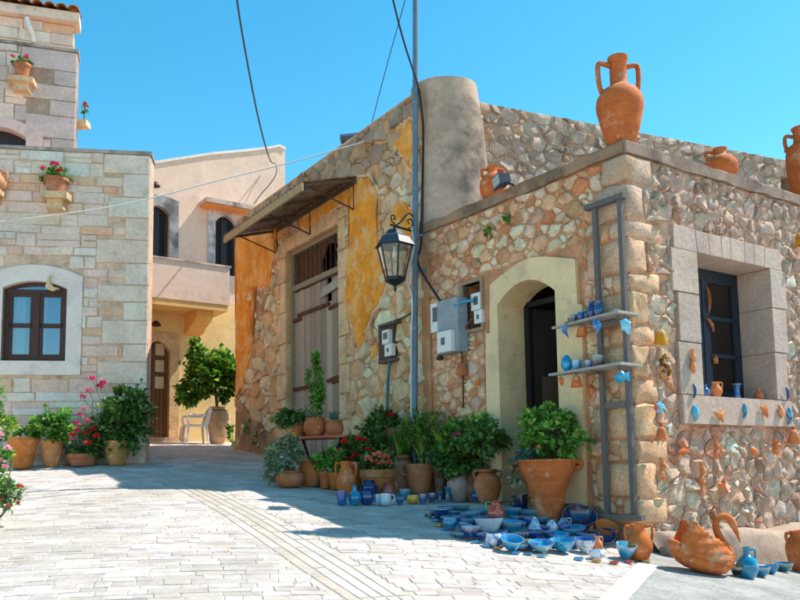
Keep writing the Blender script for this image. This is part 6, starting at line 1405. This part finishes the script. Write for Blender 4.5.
# neck and head
m = MB(); m.col = SC_
npts = [(505, 350), (520, 320), (510, 285), (478, 248), (456, 212), (454, 180), (472, 160), (498, 158), (518, 172), (532, 190), (545, 212), (566, 254)]
nr = [30, 26, 19, 15.5, 14, 13.5, 14, 15, 16, 14.5, 9, 2.5]
bp = bez([(sx(x), 0, sz(y)) for x, y in npts], 5); rr_ = []
for i in range(len(bp)): t = i/5; k = min(int(t), len(nr) - 2); rr_.append((nr[k] + (nr[k+1] - nr[k])*(t - k))/4*s)
m.tube(bp, rr_, 14); m.build('neck', 'terra', sw, None, True, 70)
for sy in (-1, 1):
    m = MB(); m.col = C('#8a4420'); m.lathe([(.001, -.008), (.006, -.005), (.008, 0), (.006, .005), (.001, .008)], 8, None, Matrix.Translation((sx(516), sy*.034, sz(176)))); m.build('eye', 'terra', sw, None, True)
# wings: feathered shells, tips raised at the back
def lerp_tab(tab, x):
    for (a, fa), (b, fb) in zip(tab, tab[1:]):
        if min(a, b) <= x <= max(a, b): return fa + (fb - fa)*(x - a)/(b - a)
    return tab[-1][1]
WT = [(514, 305), (480, 266), (440, 246), (400, 234), (370, 214), (345, 199), (320, 184), (302, 214), (286, 262)]
HWT = [(x, q) for x, _, _, q in sec]
for sy in (-1, 1):
    m = MB(); m.col = SC_; nu_, nv_ = 34, 12; vs_ = []
    for i in range(nu_ + 1):
        t = i/nu_; X = 514 - 228*t; yb = 350 - 26*t if t > .08 else 330; yt = lerp_tab(WT, X) + 7*abs(math.sin(t*9*math.pi))*(t > .05); hw_ = lerp_tab(HWT, X)*.45
        for j in range(nv_ + 1):
            q = j/nv_; Y = yb + (yt - yb)*q
            rid = (1.1*abs(math.sin((t*9 + q*1.6)*math.pi)) + .7*math.sin(q*16 + t*20))*(.3 + q)
            vs_.append((sx(X + 14*q*(t - .3)), sy*(hw_*(1.06 - .42*q*q) + 1.2 + rid)*s, sz(Y)))
    b0_ = len(vs_)
    vs2 = [(x, y - sy*.02, z) for x, y, z in vs_]
    f = [(i*(nv_+1)+j, (i+1)*(nv_+1)+j, (i+1)*(nv_+1)+j+1, i*(nv_+1)+j+1) for i in range(nu_) for j in range(nv_)]
    m.add(vs_ + vs2, f + [tuple(q + b0_ for q in reversed(ff_)) for ff_ in f] + [((i*(nv_+1)+nv_), ((i+1)*(nv_+1)+nv_), ((i+1)*(nv_+1)+nv_)+b0_, (i*(nv_+1)+nv_)+b0_) for i in range(nu_)] + [((nu_*(nv_+1)+j), (nu_*(nv_+1)+j+1), (nu_*(nv_+1)+j+1)+b0_, (nu_*(nv_+1)+j)+b0_) for j in range(nv_)])
    m.build('wing', 'terra', sw, None, True, 60)
# --- things on and under the ladder shelves
def shelfP(i, px, back=.5):
    z, uL_, oo, uR_, o2 = SH[i]; best = None
    for k in range(200):
        u = uL_ + .06 + (uR_ - uL_ - .1)*k/199; t = (u - uL_)/(uR_ - uL_); o_ = (oo*(1-t) + o2*t)*back + .06*(1-back); P = FD.P(u, z + .002, o_)
        if best is None or abs(pxy(P)[0] - px) < best[0]: best = (abs(pxy(P)[0] - px), P)
    return best[1]
for i, px, w, h, kind, col, nm, lab, mat, bk in (
 (0, 567, 6, 6, 'cup', YEL, 'cup', 'small yellow cup at the left end of the upper shelf', 'glaze', .75), (0, 574, 7, 8, 'cup', NAVY, 'cup', 'navy cup next to the yellow cup on the upper shelf', 'glaze', .7), (0, 576, 8, 9, 'cup', YEL, 'cup', 'yellow rimmed cup at the back of the upper shelf', 'glaze', .35),
 (0, 581, 7, 9, 'roundcup', BLUE, 'cup', 'mid blue cup in the centre of the upper shelf', 'glaze', .7), (0, 587, 7, 10, 'roundcup', NAVY, 'cup', 'dark blue cup left of the tall jugs on the upper shelf', 'glaze', .6), (0, 592, 10, 19, 'jug', '#163a78', 'jug', 'tall deep blue jug on the upper shelf', 'glaze', .45), (0, 599, 10, 16, 'jug', '#25507a', 'jug', 'blue and yellow jug right of the tall one on the upper shelf', 'glaze', .6), (0, 616, 7, 5, 'cup', NAVY, 'cup', 'low dark cup between the rack legs on the upper shelf', 'glaze', .4),
 (1, 567, 12, 17, 'egg', CYAN, 'ornament', 'cyan egg shaped ornament on the lower shelf', 'glaze', .7), (1, 577, 10, 10, 'cup', CYAN, 'cup', 'cyan cup beside the egg on the lower shelf', 'glaze', .6), (1, 589, 9, 8, 'cup', BLUE, 'cup', 'blue cup in the middle of the lower shelf', 'glaze', .6), (1, 598, 13, 12, 'cup', '#1b2c48', 'cup', 'largest, blackish blue cup on the lower shelf', 'glaze', .5)):
    vessel(nm, 'ornament' if nm == 'ornament' else nm, lab, shelfP(i, px, bk), w, h, kind, col, mat, (0,) if kind == 'jug' else ())
def hang(name, cat, lab, P, w, h, col, kind='hbell', mat='terra', cord=.06, rx=0):
    s = mpp(P); o = empty(name, P, 0, lab, cat); m = MB(); m.col = C(col); m.lathe(prof(kind, w*s/2, h*s), 20, None, Matrix.Translation((0, 0, -h*s)) @ Matrix.Rotation(rx, 4, 'X')); m.build('body', mat, o, None, True, 45)
    m = MB(); m.col = C('#3a2c22'); m.tube([(0, 0, -.02), (0, 0, cord)], .004, 5); m.build('cord', 'cable', o); return o
for i, px, w, h, col, lab in ((0, 581, 11, 11, '#cf7238', 'terracotta bell hanging under the upper shelf'), (1, 576, 12, 12, '#cc6c34', 'terracotta bell hanging under the lower shelf')):
    P = shelfP(i, px, .8); P.z -= .06; hang('clay_bell', 'bell', lab, P, w, h, col, cord=.04)
# --- modelled fish, birds, seahorses and other ornaments
FISH = [(-.5, .02), (-.38, -.2), (-.1, -.36), (.14, -.26), (.28, -.1), (.36, -.18), (.5, -.34), (.47, 0), (.5, .3), (.36, .16), (.28, .1), (.14, .28), (.02, .44), (-.12, .36), (-.36, .22)]
BIRD = [(-.5, .3), (-.3, .28), (-.1, .1), (.15, .3), (.5, .5), (.38, .12), (.2, -.1), (.3, -.5), (.06, -.22), (-.2, -.1), (-.36, .12)]
MOON = [(-.1, .5), (.2, .36), (.4, .05), (.3, -.3), (0, -.5), (.1, -.2), (.08, .1), (-.02, .3)]
STAR = [(math.cos(a*math.pi/5 + math.pi/2)*(.5 if a % 2 == 0 else .24), math.sin(a*math.pi/5 + math.pi/2)*(.5 if a % 2 == 0 else .24)) for a in range(10)]
LEAFS = [(-.3, .5), (.25, .42), (.5, .1), (.3, -.3), (.05, -.5), (-.15, -.25), (-.4, -.05)]
HORSE = [(-.1, .5), (.3, .42), (.5, .2), (.25, .16), (.2, 0), (.4, -.2), (.2, -.42), (-.15, -.5), (-.35, -.4), (-.05, -.34), (.05, -.22), (-.25, -.05), (-.35, .2)]
def orn(fr, px, py, w, h, shape, col, name, lab, off=.1, mat='terra', rot=0, cat='ornament', spots=None, thick=.035):
    P = fr.pt(px, py, off); s = mpp(P); ca, sa = math.cos(rot), math.sin(rot)
    sub = []
    for a, b in zip(shape, shape[1:] + shape[:1]): sub += [a, ((a[0]+b[0])/2, (a[1]+b[1])/2)]
    pl = [(x*w*s, z*h*s) for x, z in sub]; pl = [(x*ca - z*sa, x*sa + z*ca) for x, z in pl]
    if area(pl) < 0: pl.reverse()
    m = MB(); m.col = jit(C(col), .06); n = len(pl); c = cent(pl)
    rings = [(1, .0), (1, -thick*.35), (.72, -thick*.85), (.35, -thick*1.1)]
    vs_ = [(c[0] + (x-c[0])*k, y, c[1] + (z-c[1])*k) for k, y in rings for x, z in pl] + [(c[0], -thick*1.15, c[1])]
    cc = []
    f = [(r*n+i, r*n+(i+1)%n, (r+1)*n+(i+1)%n, (r+1)*n+i) for r in range(3) for i in range(n)] + [(3*n+i, 3*n+(i+1)%n, 4*n) for i in range(n)] + [tuple(range(n-1, -1, -1))]
    m.add(vs_, f)
    if spots:
        for k in range(len(m.v)):
            if m.v[k][0] < w*s*spots[1]: m.c[k] = C(spots[0])
    o = m.build(name, mat, None, Matrix.Translation(P) @ Matrix.Rotation(fr.a, 4, 'Z'), True, 50)
    return tag(o, lab, cat)
def figure(fr, px, py, h, w, col, name, lab, off=.1, bend=.25, mat='terra', cat='figurine'):
    P = fr.pt(px, py, off); s = mpp(P); H = h*s; R = w*s/2; m = MB(); m.col = jit(C(col), .05)
    ks = [(0, -.5, .45), (.2, -.38, .7), (-.3, -.2, .85), (.1, 0, .6), (.35, .14, 1), (.1, .28, .7), (-.1, .36, .45), (0, .44, .75), (.15, .5, .3)]
    pts = bez([(x*bend*H, -.0, z*H) for x, z, r in ks], 3); rs = [ks[min(len(ks)-1, round(i/3))][2]*R for i in range(len(pts))]; m.tube(pts, rs, 10)
    m.tube([(bend*.3*H, -.01, .12*H), (bend*.9*H, -.02, .02*H)], [R*.4, R*.2], 8)
    return tag(m.build(name, mat, None, Matrix.Translation(P) @ Matrix.Rotation(fr.a, 4, 'Z'), True, 60), lab, cat)
OR2 = '#d07a44'
# on the corner and window wall
P = FR.pt(660, 330, .14); hang('clay_bell', 'bell', 'mustard yellow bell hanging near the corner', P, 14, 15, '#cf8a1c', cord=.05, rx=.15)
P = FR.pt(661, 427, .14); hang('clay_bell', 'bell', 'terracotta bell below the blue and red fish', P, 13, 13, OR2, cord=.05, rx=.2)
P = FR.pt(793, 430, .14); hang('clay_bell', 'bell', 'terracotta bell just below the window corner at the right edge', P, 13, 13, OR2, cord=.05, rx=.2)
orn(FR, 659, 408, 17, 15, FISH, '#3aa6c0', 'ceramic_fish', 'turquoise fish with a red and white head on the corner stones', .13, 'dglaze', 0, 'fish', ('#c83a2c', -.25))
P = FR.pt(657, 368, .1); s = mpp(P); o = empty('shell_cluster', P, 0, 'brown and cream shell cluster hanging on the corner stones', 'ornament'); r = random.Random(77)
for k in range(26):
    v = rv(r); q = Vector((v.x*8*s, v.y*.05 - .04, v.z*13*s)); m = MB(); m.col = C(r.choice(['#8a5a2c', '#a87038', '#d8c4a4', '#6e431f', '#c09058'])); m.lathe([(.001, -.03), (.018, -.02), (.024, 0), (.012, .024), (.001, .034)], 7, None, Matrix.Rotation(r.uniform(0, 3), 4, rv(r))); m.build('shell', 'terrao', o, Matrix.Translation(P + FR.u*q.x + Vector((0, 0, q.z)) + FR.n*(.05 - q.y)), True)
orn(FR, 683, 452, 16, 10, FISH, '#cc6a34', 'clay_fish', 'terracotta fish below the left sill corner', .13, 'terra', .1, 'fish')
orn(FR, 754, 452, 14, 10, FISH, '#cf7038', 'clay_fish', 'tilted terracotta fish under the middle of the sill', .13, 'terra', -.6, 'fish')
figure(FR, 662, 469, 22, 7, OR2, 'clay_figurine', 'slender clay figurine left of the swan, nearest the corner', .14)
figure(FR, 702, 474, 22, 7, OR2, 'clay_figurine', 'clay mermaid figurine in the middle of the window wall', .14)
figure(FR, 716, 449, 20, 5, OR2, 'clay_figurine', 'thin clay figurine below the sill bird', .14, .15)
figure(FR, 776, 447, 14, 9, OR2, 'clay_figurine', 'stubby clay figurine below the right sill ornaments', .14, .12)
orn(FR, 722, 486, 15, 18, BIRD, '#d07440', 'clay_bird', 'clay bird above the swan tail', .14, 'terra', .3, 'bird')
orn(FR, 699, 443+38, 1, 1, STAR, OR2, 'clay_star', 'tiny clay star low on the window wall', .14) if False else None
# on the stone window surround
figure(FR, 693, 361, 24, 6, '#d88a5c', 'clay_seahorse', 'orange clay seahorse on the left window jamb', .085, .12)
orn(FR, 693, 391, 7, 15, MOON, '#1f5f92', 'ceramic_moon', 'dark blue crescent on the left window jamb', .075, 'glaze')
orn(FR, 695, 413, 11, 16, LEAFS, '#2ba4c0', 'ceramic_shell', 'turquoise shell at the lower left sill corner', .08, 'dglaze')
orn(FR, 719, 416, 17, 13, BIRD, '#d8854c', 'clay_bird', 'clay bird on the left part of the sill front', .085, 'terra', 0, 'bird')
orn(FR, 744, 411, 6, 15, HORSE, '#2894b8', 'ceramic_seahorse', 'blue seahorse in the middle of the sill front', .08, 'glaze')
orn(FR, 764, 411, 14, 15, BIRD, '#d88048', 'clay_bird', 'clay bird on the right part of the sill front', .085, 'terra', 0, 'bird')
orn(FR, 780, 412, 8, 14, LEAFS, '#dc8e5a', 'clay_sun', 'round orange clay face on the sill front', .085, 'terra')
orn(FR, 789, 416, 9, 17, HORSE, '#2a82a8', 'ceramic_seahorse', 'blue green seahorse at the right sill corner', .085, 'dglaze')
orn(FR, 786, 394, 6, 14, MOON, '#1d4f96', 'ceramic_moon', 'deep blue crescent on the right window jamb', .075, 'glaze')
# vases on the sill
def sillP(px, off): u = FR.hit(px, 396, off)[0]; return FR.P(u, hb[0] + .003, off)
for px, off, w, h, kind, col, lab, mat, hs_ in ((706, -.12, 9, 13, 'bottle', '#1d5f9c', 'small blue bottle at the left of the sill', 'glaze', ()), (716, -.10, 13, 16, 'jug', '#cc7a48', 'terracotta jug on the sill', 'terra', (0,)), (737, -.26, 10, 17, 'vase', '#2264a8', 'blue flared vase in the middle of the sill', 'glaze', ()), (759, -.10, 9, 12, 'bottle', '#cc7440', 'tiny terracotta bottle at the right of the sill', 'terra', ())):
    vessel('vase', 'vase', lab, sillP(px, off), w, h, kind, col, mat, hs_)
# ornaments inside the window panes
orn(FR, 708, 300, 6, 26, MOON, '#d8743c', 'clay_ornament', 'long orange ornament hanging behind the top pane', -.37, 'terra'); orn(FR, 710, 325, 8, 17, MOON, '#d8743c', 'clay_ornament', 'orange crescent hanging behind the middle pane', -.37, 'terra', .6); orn(FR, 715, 360, 8, 10, STAR, '#c8703c', 'clay_star', 'clay star hanging behind the bottom pane', -.37, 'terra')
# round the rack and meters
orn(FD, 622, 377, 19, 15, FISH, '#1f9cc4', 'ceramic_fish', 'bright cyan fish hanging at the lower shelf corner', .34, 'glaze', 0, 'fish')
orn(FD, 597, 326, 12, 15, LEAFS, '#1f6fae', 'ceramic_fish', 'mid blue round fish under the upper shelf', .36, 'dglaze', 0, 'fish')
orn(FD, 626, 327, 14, 18, LEAFS, '#7cc0d8', 'ceramic_fish', 'white and blue fish at the right of the upper shelf', .36, 'dglaze', .3, 'fish')
orn(FD, 565, 331, 11, 17, BIRD, '#3a6ea4', 'ceramic_bird', 'blue and orange bird hanging from the left tip of the upper shelf', .36, 'pglaze', .2, 'bird', ('#cfe0ea', -.1))
orn(FD, 562, 381, 6, 10, LEAFS, '#cc6c34', 'clay_ornament', 'small orange ornament under the left tip of the lower shelf', .36)
P = FD.pt(461.5, 362, .1); hang('clay_bell', 'bell', 'terracotta bell hanging below the meter niche', P, 13, 13, '#b8683c', cord=.3, rx=.2)
orn(FD, 478.5, 383, 9, 9, BIRD, '#d8742c', 'clay_bird', 'bright orange clay bird left of the doorway', .08, 'terra', .2, 'bird')
orn(FR, 662, 262 + 200, 1, 1, STAR, OR2, 'x', 'x', .1) if False else None
P = FR.pt(799, 233, .12); hang('clay_bell', 'bell', 'mustard bell high on the window wall at the right edge', P, 10, 13, '#c8841c', cord=.05)
